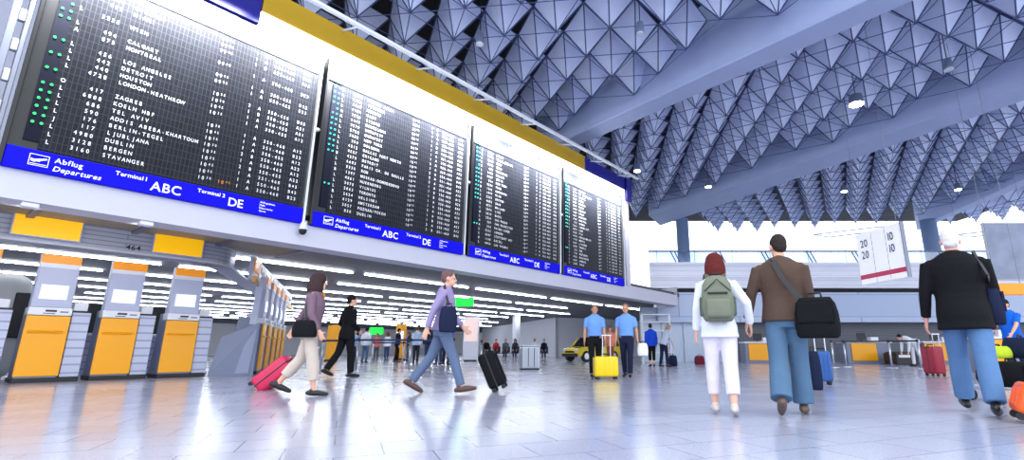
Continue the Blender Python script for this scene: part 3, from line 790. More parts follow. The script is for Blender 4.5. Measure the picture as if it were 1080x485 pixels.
# ------------------------------------------------------------------ queue barriers
M_post = mat('steel barrier post', (196, 200, 214), .25, .7)
M_belt = mat('blue barrier belt', (30, 40, 110), .5)
M_beltd = mat('dark barrier belt', (40, 42, 54), .5)
def barrier(p, q, label, group, m, h=1.0):
    t = thing('queue_barrier', label, 'barrier', (p.x, p.y, 0), 0, group)
    bm = B(); tube(bm, [(0, 0, 0), (0, 0, .02), (0, 0, .035)], [.18, .18, .06], 20); obj('foot', bm, M_post, t)
    bm = B(); tube(bm, [(0, 0, .03), (0, 0, h - .06)], .032, 12); obj('post', bm, M_post, t, smooth=True)
    bm = B(); tube(bm, [(0, 0, h - .1), (0, 0, h)], .042, 12); obj('cap', bm, M_kdark, t)
    if q is not None:
        d = Vector((q.x - p.x, q.y - p.y, 0)); n = d.normalized() * .04
        bm = B(); s = Vector((-n.y, n.x, 0)) * .05
        a, b = n, d - n
        hexa(bm, [v + Vector((0, 0, h - .09)) for v in (a, b, b + s, a + s)], [v + Vector((0, 0, h - .03)) for v in (a, b, b + s, a + s)]); obj('belt', bm, m, t)
pts = [fl(*p_) for p_ in ((338, 389), (375, 391), (431, 391), (477, 391), (507, 387.5), (463, 379.5), (424, 384.2), (392, 384.5))]
lb = ['at the left end of the line', 'just right of the dark-suited man', 'in the middle of the queue line', 'beside the striding person in jeans', 'at the right end of the queue line', 'in the second line near the blue-shirted traveller',
      'in the second line before the man in white', 'in the second line by the dark-suited man']
for i, p in enumerate(pts): barrier(p, pts[i + 1] if i + 1 < len(pts) and i not in (3, 4) else None, 'steel queue barrier with blue belt ' + lb[i], 'queue barriers with blue belts', M_belt)
pts = [fl(*p_) for p_ in ((880, 387.5), (893, 387), (941, 388), (972, 389))]
lb = ['behind the blue suitcase', 'left of the yellow-fronted desk', 'right of the yellow-fronted desk', 'beside the stooping person in white']
for i, p in enumerate(pts): barrier(p, pts[i + 1] if i + 1 < len(pts) else None, 'steel queue barrier ' + lb[i], 'queue barriers on the far side', M_beltd)

# service desks on the far side
def desk(px0, px1, D, label, yellow=(.1, .6), top=1.02):
    a, b = at(px0, 368, D), at(px1, 368, D)
    w_ = (b - a).length
    t = thing('service_desk', label, 'desk', (a.x, a.y, 0), YAW - R(90))
    bm = B(); box(bm, (0, 0, 0), (w_, .7, .95), bev=.015); obj('desk_body', bm, mat('grey desk body', (122, 128, 150), .45), t)
    bm = B(); box(bm, (-.05, -.06, .95), (w_ + .05, .75, top), bev=.01); obj('desk_top', bm, M_klight, t)
    bm = B(); box(bm, (w_ * yellow[0], -.05, .14), (w_ * yellow[1], 0, .93), bev=.01); obj('front_panel', bm, M_kyel, t)
    bm = B(); box(bm, (w_ * .35, .3, top + .08), (w_ * .35 + .42, .34, top + .4), bev=.008); box(bm, (w_ * .35 + .17, .3, top), (w_ * .35 + .25, .36, top + .1)); obj('monitor', bm, M_kdark, t)
    bm = B(); box(bm, (w_ * .62, .15, top), (w_ * .62 + .35, .45, top + .2), bev=.01); obj('printer', bm, M_klight, t)
    return t
desk(893, 940, 24, 'grey service desk with a yellow front under the shutter, between barrier posts', (.1, .66))
desk(975, 1012, 24, 'grey service desk with yellow front partly behind the black jacket man', (.0, .75))
desk(786, 820, 25, 'yellow-fronted service desk between the walking couple', (.1, .8))
desk(1034, 1078, 15, 'service desk with amber front at the right edge', (.1, .7))
a = at(944, 368, 22.6)
t = thing('dark_conveyor', 'low black baggage conveyor beside the stooping person', 'conveyor', (a.x, a.y, 0), YAW - R(90))
bm = B(); box(bm, (0, 0, 0), (1.35, .9, .5), bev=.03); obj('conveyor_body', bm, M_kdark, t)
bm = B(); box(bm, (.1, -.03, .3), (.6, .0, .42), bev=.01); obj('control_panel', bm, M_klight, t)
bm = B(); box(bm, (.05, .1, .5), (1.3, .8, .54)); obj('belt', bm, mat('conveyor rubber', (50, 52, 60), .7), t)
# white shelf by the frosted wall
a = at(678, 368, 24)
t = thing('white_shelf', 'white open shelving unit standing before the frosted wall', 'shelf', (a.x, a.y, 0), YAW - R(90))
for x in (0, 1.3):
    bm = B(); box(bm, (x, 0, 0), (x + .05, .4, 2.3)); obj('upright', bm, M_klight, t)
for z in (.5, 1.0, 1.5, 1.9, 2.25):
    bm = B(); box(bm, (.0, 0, z), (1.35, .4, z + .04)); obj('shelf_board', bm, M_klight, t)
# silver bin
p = fl(558, 389.5)
t = thing('litter_bin', 'square silver litter bin standing on the open floor near the white column', 'bin', (p.x, p.y, 0), YAW - R(75))
bm = B(); box(bm, (-.3, -.3, .03), (.3, .3, .74), bev=.04, seg=3); obj('bin_body', bm, mat('brushed silver', (176, 182, 194), .3, .75), t)
bm = B(); box(bm, (-.28, -.28, 0), (.28, .28, .04)); obj('plinth', bm, M_kdark, t)
bm = B(); box(bm, (-.31, -.31, .74), (.31, .31, .8), bev=.02); obj('lid', bm, M_alu, t)
bm = B(); box(bm, (-.1, -.31, .1), (-.08, -.298, .7)); box(bm, (.1, -.31, .1), (.12, -.298, .7)); obj('panel_seam', bm, M_kdark, t)
# pink-white illuminated poster pillar behind the striding person
c = fl(496, 381)
t = thing('poster_pillar', 'pale pink and white advertising pillar behind the striding person in jeans', 'advertising pillar', (c.x, c.y, 0), YAW - R(90))
bm = B(); box(bm, (-.42, -.15, .08), (.42, .15, 2.5), bev=.03); obj('case', bm, M_klight, t)
bm = B(); box(bm, (-.37, -.16, 1.1), (.37, -.14, 2.4)); obj('poster', bm, mat('pale pink poster', (236, 206, 200), .4, var=.1, scale=2, emit=.5), t)
bm = B(); box(bm, (-.35, -.12, 0), (.35, .12, .08)); obj('plinth', bm, M_kdark, t)
c = fl(421, 379.5)
t = thing('yellow_pillar', 'tall yellow information pillar behind the queue', 'information pillar', (c.x, c.y, 0), YAW - R(90))
bm = B(); box(bm, (-.28, -.2, .1), (.28, .2, 2.2), bev=.03); obj('pillar_body', bm, M_kyel, t)
bm = B(); box(bm, (-.22, -.21, 1.3), (.22, -.19, 1.8)); obj('screen', bm, M_scr, t)
bm = B(); box(bm, (-.3, -.22, 0), (.3, .22, .1)); obj('plinth', bm, M_kdark, t)
c = fl(349, 381)
t = thing('yellow_pillar', 'yellow information pillar left of the dark-suited man', 'information pillar', (c.x, c.y, 0), YAW - R(90))
bm = B(); box(bm, (-.28, -.2, .1), (.28, .2, 2.0), bev=.03); obj('pillar_body', bm, M_kyel, t)
bm = B(); box(bm, (-.3, -.22, 0), (.3, .22, .1)); obj('plinth', bm, M_kdark, t)

# yellow and black display car
c = fl(613, 381.2)
CAR = t = thing('car', 'small yellow and black display car parked beyond the uniformed pair', 'car', (c.x + .6, c.y - .3, 0), YAW + R(128))
M_cy = mat('car yellow paint', (244, 214, 10), .25, coat=.6); M_glass = mat('car dark glass', (20, 24, 32), .1)
bm = B()
prof = [(-1.8, .32), (1.75, .32), (1.8, .62), (1.7, .8), (.85, .92), (-1.75, .95), (-1.82, .6)]
prism(bm, [(x, -.82, z) for x, z in prof], (0, 1.64, 0)); bmesh.ops.bevel(bm, geom=bm.edges[:], offset=.07, segments=3, affect='EDGES'); obj('body', bm, M_cy, t, smooth=False)
bm = B(); pf = [(.95, .9), (.45, 1.42), (-1.55, 1.46), (-1.78, .93)]
hexa(bm, [(x, -.78, z) for x, z in pf], [(x, .78, z) for x, z in pf]); bmesh.ops.bevel(bm, geom=bm.edges[:], offset=.06, segments=3, affect='EDGES'); cab = obj('cabin', bm, M_glass, t)
bm = B(); box(bm, (-1.58, -.72, 1.42), (.42, .72, 1.5), bev=.03); obj('roof', bm, M_black, t)
for s in (-1, 1):
    for x, x2 in ((.46, .95), (-.5, -.5), (-1.5, -1.7)):
        bm = B(); tube(bm, [(x, s * .79, 1.42), (x2, s * .8, .92)], .035, 6); obj('window_pillar', bm, M_cy, cab)
for x in (1.15, -1.15):
    for s in (-1, 1):
        bm = B(); tube(bm, [(x, s * .68, .33), (x, s * .86, .33)], .33, 24); wh = obj('wheel', bm, M_black, t)
        bm = B(); tube(bm, [(x, s * .85, .33), (x, s * .875, .33)], .19, 16); obj('hubcap', bm, M_alu, wh)
for s in (-1, 1):
    bm = B(); ell(bm, (1.76, s * .58, .7), (.06, .16, .1)); obj('headlight', bm, M_alu, t, smooth=True)
    bm = B(); ell(bm, (.75, s * .92, .98), (.07, .1, .07)); obj('wing_mirror', bm, M_black, t, smooth=True)
bm = B(); box(bm, (1.76, -.75, .3), (1.84, .75, .5), bev=.03); obj('bumper', bm, M_black, t)
bm = B(); box(bm, (1.79, -.4, .55), (1.83, .4, .66), bev=.01); obj('radiator_grille', bm, M_black, t)
CAR.scale = (.88, .88, .88)
# ------------------------------------------------------------------ people
SKIN = mat('skin', (222, 170, 146), .5, var=.04, scale=20)
SKIN2 = mat('tanned skin', (196, 140, 112), .5, var=.04, scale=20)
def cloth(name, c, bump=.5, scale=9): return mat(name, c, .85, spec=.2, var=.1, scale=scale, bump=bump)
def remesh(name, bm, m, parent, voxel, it=5):
    bmesh.ops.recalc_face_normals(bm, faces=bm.faces)
    me = bpy.data.meshes.new('tmp'); bm.to_mesh(me); bm.free()
    o = bpy.data.objects.new('tmp', me); COL.objects.link(o)
    r = o.modifiers.new('r', 'REMESH'); r.mode = 'VOXEL'; r.voxel_size = voxel
    s = o.modifiers.new('s', 'SMOOTH'); s.factor = .5; s.iterations = it
    dg = bpy.context.evaluated_depsgraph_get()
    me2 = bpy.data.meshes.new_from_object(o.evaluated_get(dg))
    me2.name = name
    bpy.data.objects.remove(o); bpy.data.meshes.remove(me)
    me2.materials.clear(); me2.materials.append(m)
    for p in me2.polygons: p.use_smooth = True
    return link(name, me2, parent)
def rings(bm, rs, T=None, n=22):
    """a closed loft of flat ellipses: (z, rx, ry, cy)"""
    T = T or (lambda p: p)
    vv = [[bm.verts.new(T(Vector((rx * math.cos(2 * PI * k / n), cy + ry * math.sin(2 * PI * k / n), z)))) for k in range(n)] for z, rx, ry, cy in rs]
    for a, b in zip(vv, vv[1:]):
        for k in range(n): bm.faces.new((a[k], a[(k + 1) % n], b[(k + 1) % n], b[k]))
    bm.faces.new(vv[0][::-1]); bm.faces.new(vv[-1])
def lerp_rings(tab, z0, z1, add, n=9):
    out = []
    for i in range(n):
        z = z0 + (z1 - z0) * i / (n - 1)
        for (a, b) in zip(tab, tab[1:]):
            if a[0] <= z <= b[0] or (b is tab[-1] and z > b[0]) or (a is tab[0] and z < a[0]):
                t = (z - a[0]) / (b[0] - a[0]); t = min(1, max(0, t))
                out.append((z, *(a[k] + (b[k] - a[k]) * t + (add if k < 3 else 0) for k in (1, 2, 3)))); break
    return out
MALE = [(.80, .165, .115, -.015), (.92, .168, .12, -.02), (1.02, .155, .11, 0), (1.12, .152, .105, .01), (1.24, .17, .115, .005), (1.34, .18, .115, -.005), (1.42, .165, .095, -.015), (1.47, .1, .07, -.02), (1.5, .065, .06, -.015)]
FEMALE = [(.80, .172, .12, -.02), (.92, .172, .122, -.025), (1.02, .142, .105, 0), (1.12, .13, .098, .01), (1.24, .148, .118, .015), (1.34, .158, .112, .0), (1.42, .148, .088, -.015), (1.47, .085, .062, -.02), (1.5, .055, .052, -.015)]

def hand(bm, W, d, n, side, curl):
    """palm, four unequal bent fingers and a thumb from the side of the palm"""
    d = d.normalized(); n = (n - d * n.dot(d)).normalized()
    s = d.cross(n).normalized()
    if s.y < 0: s = -s                                # thumb side to the front
    pts = [W - d * .01, W + d * .03, W + d * .075, W + d * .09]
    for q in (-.022, -.008, .008, .022): tube(bm, [p + s * q * k for p, k in zip(pts, (.8, 1, 1.15, 1.15))], [.015, .015, .0135, .011], 8, cap='round')
    for q, L, sp in ((.031, .07, .16), (.0105, .08, .04), (-.0105, .074, -.06), (-.031, .056, -.18)):
        p = W + d * .088 + s * q; dr = (d + s * sp).normalized(); P = [p]
        for j, f in enumerate((.42, .33, .25)):
            a = R(curl) * (.6 + .5 * j)
            dr = (dr * math.cos(a) + n * math.sin(a)).normalized(); p = p + dr * L * f; P.append(p)
        tube(bm, P, [.0092, .009, .0085, .0075], 8, cap='round')
    p = W + d * .028 + s * .032; dr = (d * .62 + s * .72 + n * .25).normalized()
    P = [p - s * .012, p + dr * .032, p + dr * .032 + (dr * .7 + d * .5 + n * .2).normalized() * .032]
    tube(bm, P, [.013, .0108, .0085], 8, cap='round')

def person(label, loc, face, H=1.75, sex='m', legs=((12, 5, 0), (-12, 10, 0)), hands=((.24, .04, .86), (-.24, .04, .86)), lean=2, turn=0, nod=0, curl=18,
           top=None, hem=.84, sleeve='long', bottom=None, crop=0, baggy=0, shoe=None, hair=None, style='short', skin=None, vox=.012, group=None, wide=1.0,
           collar=None, belt=False, flare=0, toe=6):
    skin = skin or SKIN; s = H / 1.75
    t = thing('person', label, 'person', loc, face - R(90), group)
    t.scale = (s, s, s)
    tab = MALE if sex == 'm' else FEMALE
    tab = [(z, rx * wide, ry * wide, cy) for z, rx, ry, cy in tab]
    LR = ((1, legs[0]), (-1, legs[1])); J = []
    for sx, (a, k, fp) in LR:
        hip = Vector((sx * .088, 0, .92)); a_, k_ = R(a), R(k)
        kn = hip + Vector((sx * .004, math.sin(a_), -math.cos(a_))) * .425
        an = kn + Vector((0, math.sin(a_ - k_), -math.cos(a_ - k_))) * .41
        Rf = Matrix.Rotation(R(-sx * toe), 3, 'Z') @ Matrix.Rotation(-R(fp), 3, 'X')
        sh = [an + Rf @ Vector(p) for p in ((0, -.075, -.042), (0, -.04, -.037), (0, .06, -.046), (0, .14, -.054), (0, .185, -.06))]
        J.append((sx, hip, kn, an, sh, Rf))
    low = min(min(p.z - r for p, r in zip(j[4], (.034, .044, .043, .036, .028))) for j in J)
    up = Vector((0, 0, -low))
    J = [(sx, h + up, k + up, a + up, [p + up for p in sh], Rf) for sx, h, k, a, sh, Rf in J]
    Ml = Matrix.Rotation(-R(lean), 3, 'X'); piv = Vector((0, 0, .95))
    T = lambda p: Ml @ (Vector(p) - piv) + piv + up
    sw = .182 if sex == 'm' else .158
    sw *= wide
    arms = []
    for (sx, tg) in ((1, hands[0]), (-1, hands[1])):
        Sh = T((sx * sw, -.015, 1.405)); Tg = Vector(tg) + up
        v = Tg - Sh; L1, L2 = .285, .26; d = min(v.length, L1 + L2 - .004); dr = v.normalized()
        a = (L1 * L1 - L2 * L2 + d * d) / (2 * d); h = math.sqrt(max(0, L1 * L1 - a * a))
        pole = Vector((sx * .55, -1, -.1)); pole = (pole - dr * pole.dot(dr)).normalized()
        arms.append((sx, Sh, Sh + dr * a + pole * h, Sh + dr * d))
    Hc = T((0, .02, 1.62)); Mh = (Ml if abs(lean) < 25 else Matrix.Rotation(-R(lean * .6), 3, 'X')) @ Matrix.Rotation(R(turn), 3, 'Z') @ Matrix.Rotation(-R(nod), 3, 'X')
    hp = lambda p: Hc + Mh @ Vector(p)
    # body: one continuous skin
    bm = B()
    rings(bm, lerp_rings(tab, .84, 1.5, -.014, 12), T)
    tube(bm, [T((0, -.015, 1.44)), T((0, -.005, 1.5)), hp((0, -.015, -.06))], [.062, .054, .054] if sex == 'm' else [.055, .046, .046], 12)
    ell(bm, hp((0, -.012, .03)), (.074, .094, .1), Mh); ell(bm, hp((0, .022, -.048)), (.057, .064, .066), Mh)
    ell(bm, hp((0, .072, .022)), (.05, .02, .014), Mh); ell(bm, hp((0, .072, -.088)), (.026, .02, .02), Mh)
    tube(bm, [hp((0, .085, .012)), hp((0, .104, -.022))], [.009, .015], 8, cap='round'); ell(bm, hp((0, .083, -.06)), (.025, .009, .009), Mh)
    for q in (-1, 1): ell(bm, hp((q * .076, -.008, -.008)), (.011, .023, .033), Mh)
    for sx, hip, kn, an, sh, Rf in J:
        tube(bm, [hip + Vector((0, 0, .03)), hip + (kn - hip) * .45, kn, kn + (an - kn) * .35, an, an - Vector((0, 0, .02))], [.086, .074, .053, .054, .036, .036], 12, cap='round')
        tube(bm, sh, [.028, .036, .036, .03, .022], 10, cap='round')
    for sx, Sh, El, Wr in arms:
        tube(bm, [Sh + Vector((-sx * .03, 0, .0)), Sh + (El - Sh) * .3, El, El + (Wr - El) * .35, Wr], [.05, .047, .037, .038, .026], 12, cap='round')
        hand(bm, Wr, Wr - El, Vector((-sx, .15, 0)), sx, curl)
    remesh('body', bm, skin, t, vox * .62 if vox < .011 else vox, 3)
    # trousers
    bm = B()
    rings(bm, lerp_rings(tab, .8, 1.04, .006, 6), lambda p: Vector(p) + up)
    for sx, hip, kn, an, sh, Rf in J:
        e = an + (kn - an) * (.02 + crop); q = baggy
        tube(bm, [hip + Vector((0, 0, .02)), hip + (kn - hip) * .4, kn, kn + (e - kn) * .5, e], [.098 + q * .3, .088 + q * .5, .07 + q * .7, .066 + q, .06 + q + flare], 14)
    remesh('trousers', bm, bottom, t, vox)
    # upper garment
    bm = B()
    rg = lerp_rings(tab, hem, 1.5, .024, 12); rg[0] = (rg[0][0], rg[0][1] + .012, rg[0][2] + .012, rg[0][3])
    rings(bm, rg, T)
    for sx, Sh, El, Wr in arms:
        ell(bm, Sh + Vector((-sx * .03, 0, -.02)), (.075, .07, .064))
        if sleeve == 'long': tube(bm, [Sh, Sh + (El - Sh) * .4, El, El + (Wr - El) * .5, Wr - (Wr - El) * .05], [.068, .064, .055, .05, .043], 12)
        else: tube(bm, [Sh, Sh + (El - Sh) * .4, Sh + (El - Sh) * .78], [.068, .064, .062], 12)
    if collar is not False: tube(bm, [T((0, -.015, 1.45)), T((0, -.01, 1.515))], [.075, .068] if sex == 'm' else [.065, .058], 14)
    remesh({'long': 'jacket', 'short': 'shirt'}[sleeve] if not collar else 'jacket', bm, top, t, vox)
    if belt:
        bm = B(); rings(bm, lerp_rings(tab, 1.0, 1.04, .014, 3), lambda p: Vector(p) + up); obj('belt', bm, M_black, t, smooth=True)
    for sx, hip, kn, an, sh, Rf in J:
        bm = B(); tube(bm, sh, [.034, .044, .043, .036, .028], 14, cap='round')
        tube(bm, [an + Vector((0, 0, .0)), an + Rf @ Vector((0, -.03, -.03))], [.042, .044], 12)
        remesh('shoe', bm, shoe or M_black, t, min(vox, .011), 3)
    bm = B()
    if style == 'short':
        ell(bm, hp((0, -.024, .042)), (.08, .098, .098), Mh, 16); ell(bm, hp((0, -.055, .0)), (.073, .06, .07), Mh)
    elif style == 'thin':
        ell(bm, hp((0, -.03, .036)), (.079, .092, .098), Mh, 16); ell(bm, hp((0, -.06, -.02)), (.07, .05, .06), Mh)
    elif style == 'bob':
        ell(bm, hp((0, -.024, .042)), (.104, .118, .11), Mh, 18)
        tube(bm, [hp((0, -.035, .04)), hp((0, -.04, -.04)), hp((0, -.045, -.12)), hp((0, -.04, -.16))], [.108, .118, .118, .1], 18)
    elif style == 'long':
        ell(bm, hp((0, -.024, .042)), (.086, .104, .1), Mh, 18)
        tube(bm, [hp((0, -.045, .04)), hp((0, -.055, -.06)), hp((0, -.07, -.2))], [.084, .085, .06], 16)
    elif style == 'cap':
        ell(bm, hp((0, -.015, .055)), (.084, .102, .08), Mh, 16); tube(bm, [hp((0, .07, .06)), hp((0, .15, .05))], [.06, .04], 10, flat=.2)
    remesh('hair' if style != 'cap' else 'cap', bm, hair, t, min(vox, .01), 2)
    for q in (-1, 1):
        bm = B(); ell(bm, hp((q * .031, .076, .002)), (.011, .008, .008), Mh, 8); obj('eye', bm, mat('dark eye', (40, 32, 30), .2), t, smooth=True)
    return t

# --- bags and luggage
def strap(bm, pts, w_, th, nrm):
    nrm = Vector(nrm)
    pts = [Vector(p) for p in pts]
    for a, b in zip(pts, pts[1:]):
        d = (b - a).normalized(); s = d.cross(nrm).normalized() * w_ / 2; n = nrm.normalized() * th
        hexa(bm, [a - s, a + s, b + s, b - s], [a - s + n, a + s + n, b + s + n, b - s + n])
def suitcase(label, loc, rz, m, w_=.42, d=.25, h=.6, tilt=0, ext=.4, group=None, dark=None):
    t = thing('suitcase', label, 'suitcase', loc, rz, group, rx=tilt)
    dk = dark or M_kdark
    bm = B(); box(bm, (-w_ / 2, -d / 2, .06), (w_ / 2, d / 2, h), bev=.05, seg=4); sh = obj('shell', bm, m, t, smooth=True)
    bm = B()
    for k in (-.3, -.1, .1, .3): box(bm, (w_ * k - .012, -d / 2 - .008, .12), (w_ * k + .012, d / 2 + .008, h - .06), bev=.006)
    obj('ridge', bm, m, sh)
    bm = B(); box(bm, (-w_ / 2 - .004, -.012, .058), (w_ / 2 + .004, .012, h + .004), bev=.01); obj('zip_band', bm, dk, sh)
    for x in (-1, 1):
        for y in (-1, 1):
            bm = B(); tube(bm, [(x * (w_ / 2 - .06) - .018, y * (d / 2 - .05), .032), (x * (w_ / 2 - .06) + .018, y * (d / 2 - .05), .032)], .032, 14); box(bm, (x * (w_ / 2 - .06) - .025, y * (d / 2 - .05) - .02, .04), (x * (w_ / 2 - .06) + .025, y * (d / 2 - .05) + .02, .075)); obj('wheel', bm, dk, t)
    bm = B(); tube(bm, [(-.1, .0, h), (-.1, .0, h + .05), (.1, .0, h + .05), (.1, .0, h)], .014, 8); obj('carry_handle', bm, dk, t)
    if ext:
        bm = B()
        for x in (-.09, .09): tube(bm, [(x, -d / 2 + .04, h - .02), (x, -d / 2 + .04, h + ext)], .011, 8)
        box(bm, (-.12, -d / 2 + .02, h + ext - .01), (.12, -d / 2 + .06, h + ext + .025), bev=.01); obj('pull_handle', bm, M_post if ext else dk, t)
    return t
def softbag(name, label, loc, rz, m, w_, d, h, cat='bag', strap_pts=None, flap=True, rx=0, dark=None):
    t = thing(name, label, cat, loc, rz, rx=rx)
    bm = B(); n = 20
    prof = [(0, .86), (.06, .97), (.3, 1.03), (.6, 1.0), (.85, .9), (1, .72)]
    vv = [[bm.verts.new((w_ / 2 * k * math.copysign(abs(math.cos(a)) ** .55, math.cos(a)), d / 2 * k * math.copysign(abs(math.sin(a)) ** .55, math.sin(a)), h * q)) for a in [2 * PI * i / n + .01 for i in range(n)]] for q, k in prof]
    for a, b in zip(vv, vv[1:]):
        for k in range(n): bm.faces.new((a[k], a[(k + 1) % n], b[(k + 1) % n], b[k]))
    bm.faces.new(vv[0][::-1]); bm.faces.new(vv[-1]); obj('bag_body', bm, m, t, smooth=True)
    if flap:
        bm = B(); box(bm, (-w_ * .42, -d * .56, h * .35), (w_ * .42, -d * .42, h * .9), bev=.02); obj('front_pocket', bm, m, t)
    bm = B(); tube(bm, [(-w_ * .16, 0, h * .97), (-w_ * .14, 0, h * 1.12), (w_ * .14, 0, h * 1.12), (w_ * .16, 0, h * .97)], .012, 8); obj('grip', bm, dark or M_kdark, t)
    if strap_pts:
        bm = B(); strap(bm, *strap_pts); obj('shoulder_strap', bm, dark or M_kdark, t, world=True)
    return t

ANG = lambda px: YAW - math.atan((px - CXP) / 541)        # level bearing of a pixel column
RIGHT = YAW - R(90)                                        # walking to the right across the view
M_jean = cloth('faded blue denim', (82, 112, 142), .6)
M_jean2 = cloth('blue denim', (88, 124, 170), .6)
M_dkj = cloth('dark blue denim', (58, 76, 112))
M_blk = cloth('black cloth', (17, 18, 23))
M_navyc = cloth('navy cloth', (26, 34, 62))

# 1 woman with backpack
p = fl(765, 437.5); f = ANG(765) + R(4)
woman = person('red-haired woman in a white jacket and pale trousers, wearing the olive backpack', (p.x, p.y, 0), f, 1.66, 'f',
    legs=((-6, 10, 8), (10, 6, 0)), hands=((.34, .06, .95), (-.25, .06, .86)), top=cloth('white jacket cloth', (226, 228, 238)), hem=.8, bottom=cloth('pale lilac linen', (222, 216, 230)), crop=.24, baggy=.012,
    shoe=mat('cream shoe leather', (206, 196, 190), .5), hair=cloth('auburn hair', (94, 36, 34), .8, 30), style='bob', vox=.0105)
Fd = Vector((math.cos(f), math.sin(f), 0)); Rg = Vector((Fd.y, -Fd.x, 0))
bp = p - Fd * .215 + Vector((0, 0, .93)) - Rg * .01
M_olive = cloth('olive green nylon', (116, 122, 106)); M_olive2 = cloth('grey green nylon', (84, 94, 86))
t = thing('backpack', 'olive green and grey backpack on the back of the red-haired woman', 'backpack', bp, f - R(90))
bm = B(); n = 20
prof = [(0, .8, .8), (.03, .95, .95), (.14, 1.02, 1.1), (.26, .98, 1.0), (.38, .88, .85), (.45, .62, .6), (.47, .3, .3)]
vv = [[bm.verts.new((.16 * a * math.copysign(abs(math.cos(x)) ** .6, math.cos(x)), .1 * b * math.copysign(abs(math.sin(x)) ** .6, math.sin(x)), z)) for x in [2 * PI * i / n + .01 for i in range(n)]] for z, a, b in prof]
for a, b in zip(vv, vv[1:]):
    for k in range(n): bm.faces.new((a[k], a[(k + 1) % n], b[(k + 1) % n], b[k]))
bm.faces.new(vv[0][::-1]); bm.faces.new(vv[-1]); obj('pack_body', bm, M_olive, t, smooth=True)
bm = B(); box(bm, (-.12, -.15, .03), (.12, -.08, .22), bev=.03, seg=3); obj('front_pocket', bm, M_olive, t, smooth=True)
bm = B(); box(bm, (-.1, -.115, .27), (.1, -.09, .29), bev=.005); tube(bm, [(-.13, -.085, .3), (0, -.1, .42), (.13, -.085, .3)], .006, 6); obj('zip', bm, M_kdark, t)
for q in (-1, 1):
    bm = B(); strap(bm, [(q * .08, .06, .45), (q * .085, .13, .5), (q * .09, .23, .5), (q * .1, .3, .44), (q * .12, .33, .3)], .055, .012, (0, .6, .8)); obj('shoulder_strap', bm, M_olive2, t)
    bm = B(); box(bm, (q * .15 - .03, -.05, .05), (q * .15 + .03, .05, .25), bev=.02); obj('side_panel', bm, M_olive2, t)
bm = B(); tube(bm, [(-.04, .06, .45), (-.03, .05, .5), (.03, .05, .5), (.04, .06, .45)], .009, 8); obj('top_loop', bm, M_kdark, t)

# 2 man in brown
p = fl(838, 437.0); f = ANG(820) - R(2)
person('tall man in a brown jacket and baggy jeans walking away with a black shoulder bag', (p.x, p.y, 0), f, 1.9, 'm',
    legs=((8, 6, 0), (-14, 16, 22)), hands=((.24, .06, .86), (-.36, .05, .86)), top=cloth('brown jacket suede', (84, 66, 58)), hem=.86, bottom=M_jean, baggy=.026, flare=.012, turn=24, wide=1.1,
    shoe=mat('brown leather', (96, 76, 66), .5), hair=cloth('dark brown hair', (50, 42, 40), .8, 30), skin=SKIN, vox=.0105)
Fd = Vector((math.cos(f), math.sin(f), 0)); Rg = Vector((Fd.y, -Fd.x, 0))
q = p + Rg * .3 - Fd * .24 + Vector((0, 0, .76))
softbag('shoulder_bag', 'large black shoulder bag hanging at the right hip of the man in brown', q, f - R(90) + R(-10), M_blk, .4, .2, .4,
    strap_pts=([q + Rg * -.12 + Vector((0, 0, .38)), p - Fd * .19 + Rg * .02 + Vector((0, 0, 1.38)), p - Fd * .13 - Rg * .06 + Vector((0, 0, 1.58)), p - Rg * .08 + Fd * .1 + Vector((0, 0, 1.56))], .055, .012, -Fd))

# 3 white-haired man in black blazer
p = fl(1036, 437.5); f = ANG(1010) + R(3)
person('white-haired man in a black blazer and blue jeans striding away', (p.x, p.y, 0), f, 1.97, 'm',
    legs=((-13, 8, 10), (22, 10, -8)), hands=((.25, .18, .9), (-.3, .08, .84)), top=M_blk, hem=.76, bottom=M_jean2, baggy=.02, wide=1.14,
    shoe=mat('black leather', (22, 22, 26), .35), hair=cloth('white hair', (226, 222, 224), .6, 30), style='thin', skin=mat('rosy skin', (220, 158, 146), .5), vox=.0105)
Fd = Vector((math.cos(f), math.sin(f), 0)); Rg = Vector((Fd.y, -Fd.x, 0))
q = p + Rg * .27 + Fd * .1 + Vector((0, 0, .9))
softbag('shoulder_bag', 'dark navy shoulder bag at the right arm of the white-haired man', q, f + R(5), M_navyc, .26, .14, .38,
    strap_pts=([q + Vector((0, 0, .4)), p + Rg * .24 - Fd * .14 + Vector((0, 0, 1.4)), p + Rg * .17 - Fd * .02 + Vector((0, 0, 1.68)), p + Rg * .2 + Fd * .14 + Vector((0, 0, 1.45))], .04, .012, (Rg - Fd)))

# 4 dark-suited man by the queue
p = fl(362, 398)
person('man in a black suit walking past the queue, head turned to the right', (p.x, p.y, 0), ANG(361) - R(60), 1.96, 'm', legs=((9, 4, 0), (-16, 18, 18)),
    hands=((.12, .2, .98), (-.16, .16, 1.0)), top=M_blk, hem=.8, bottom=M_blk, hair=cloth('black hair', (24, 22, 24), .6, 30), turn=-20, vox=.012, baggy=.008)
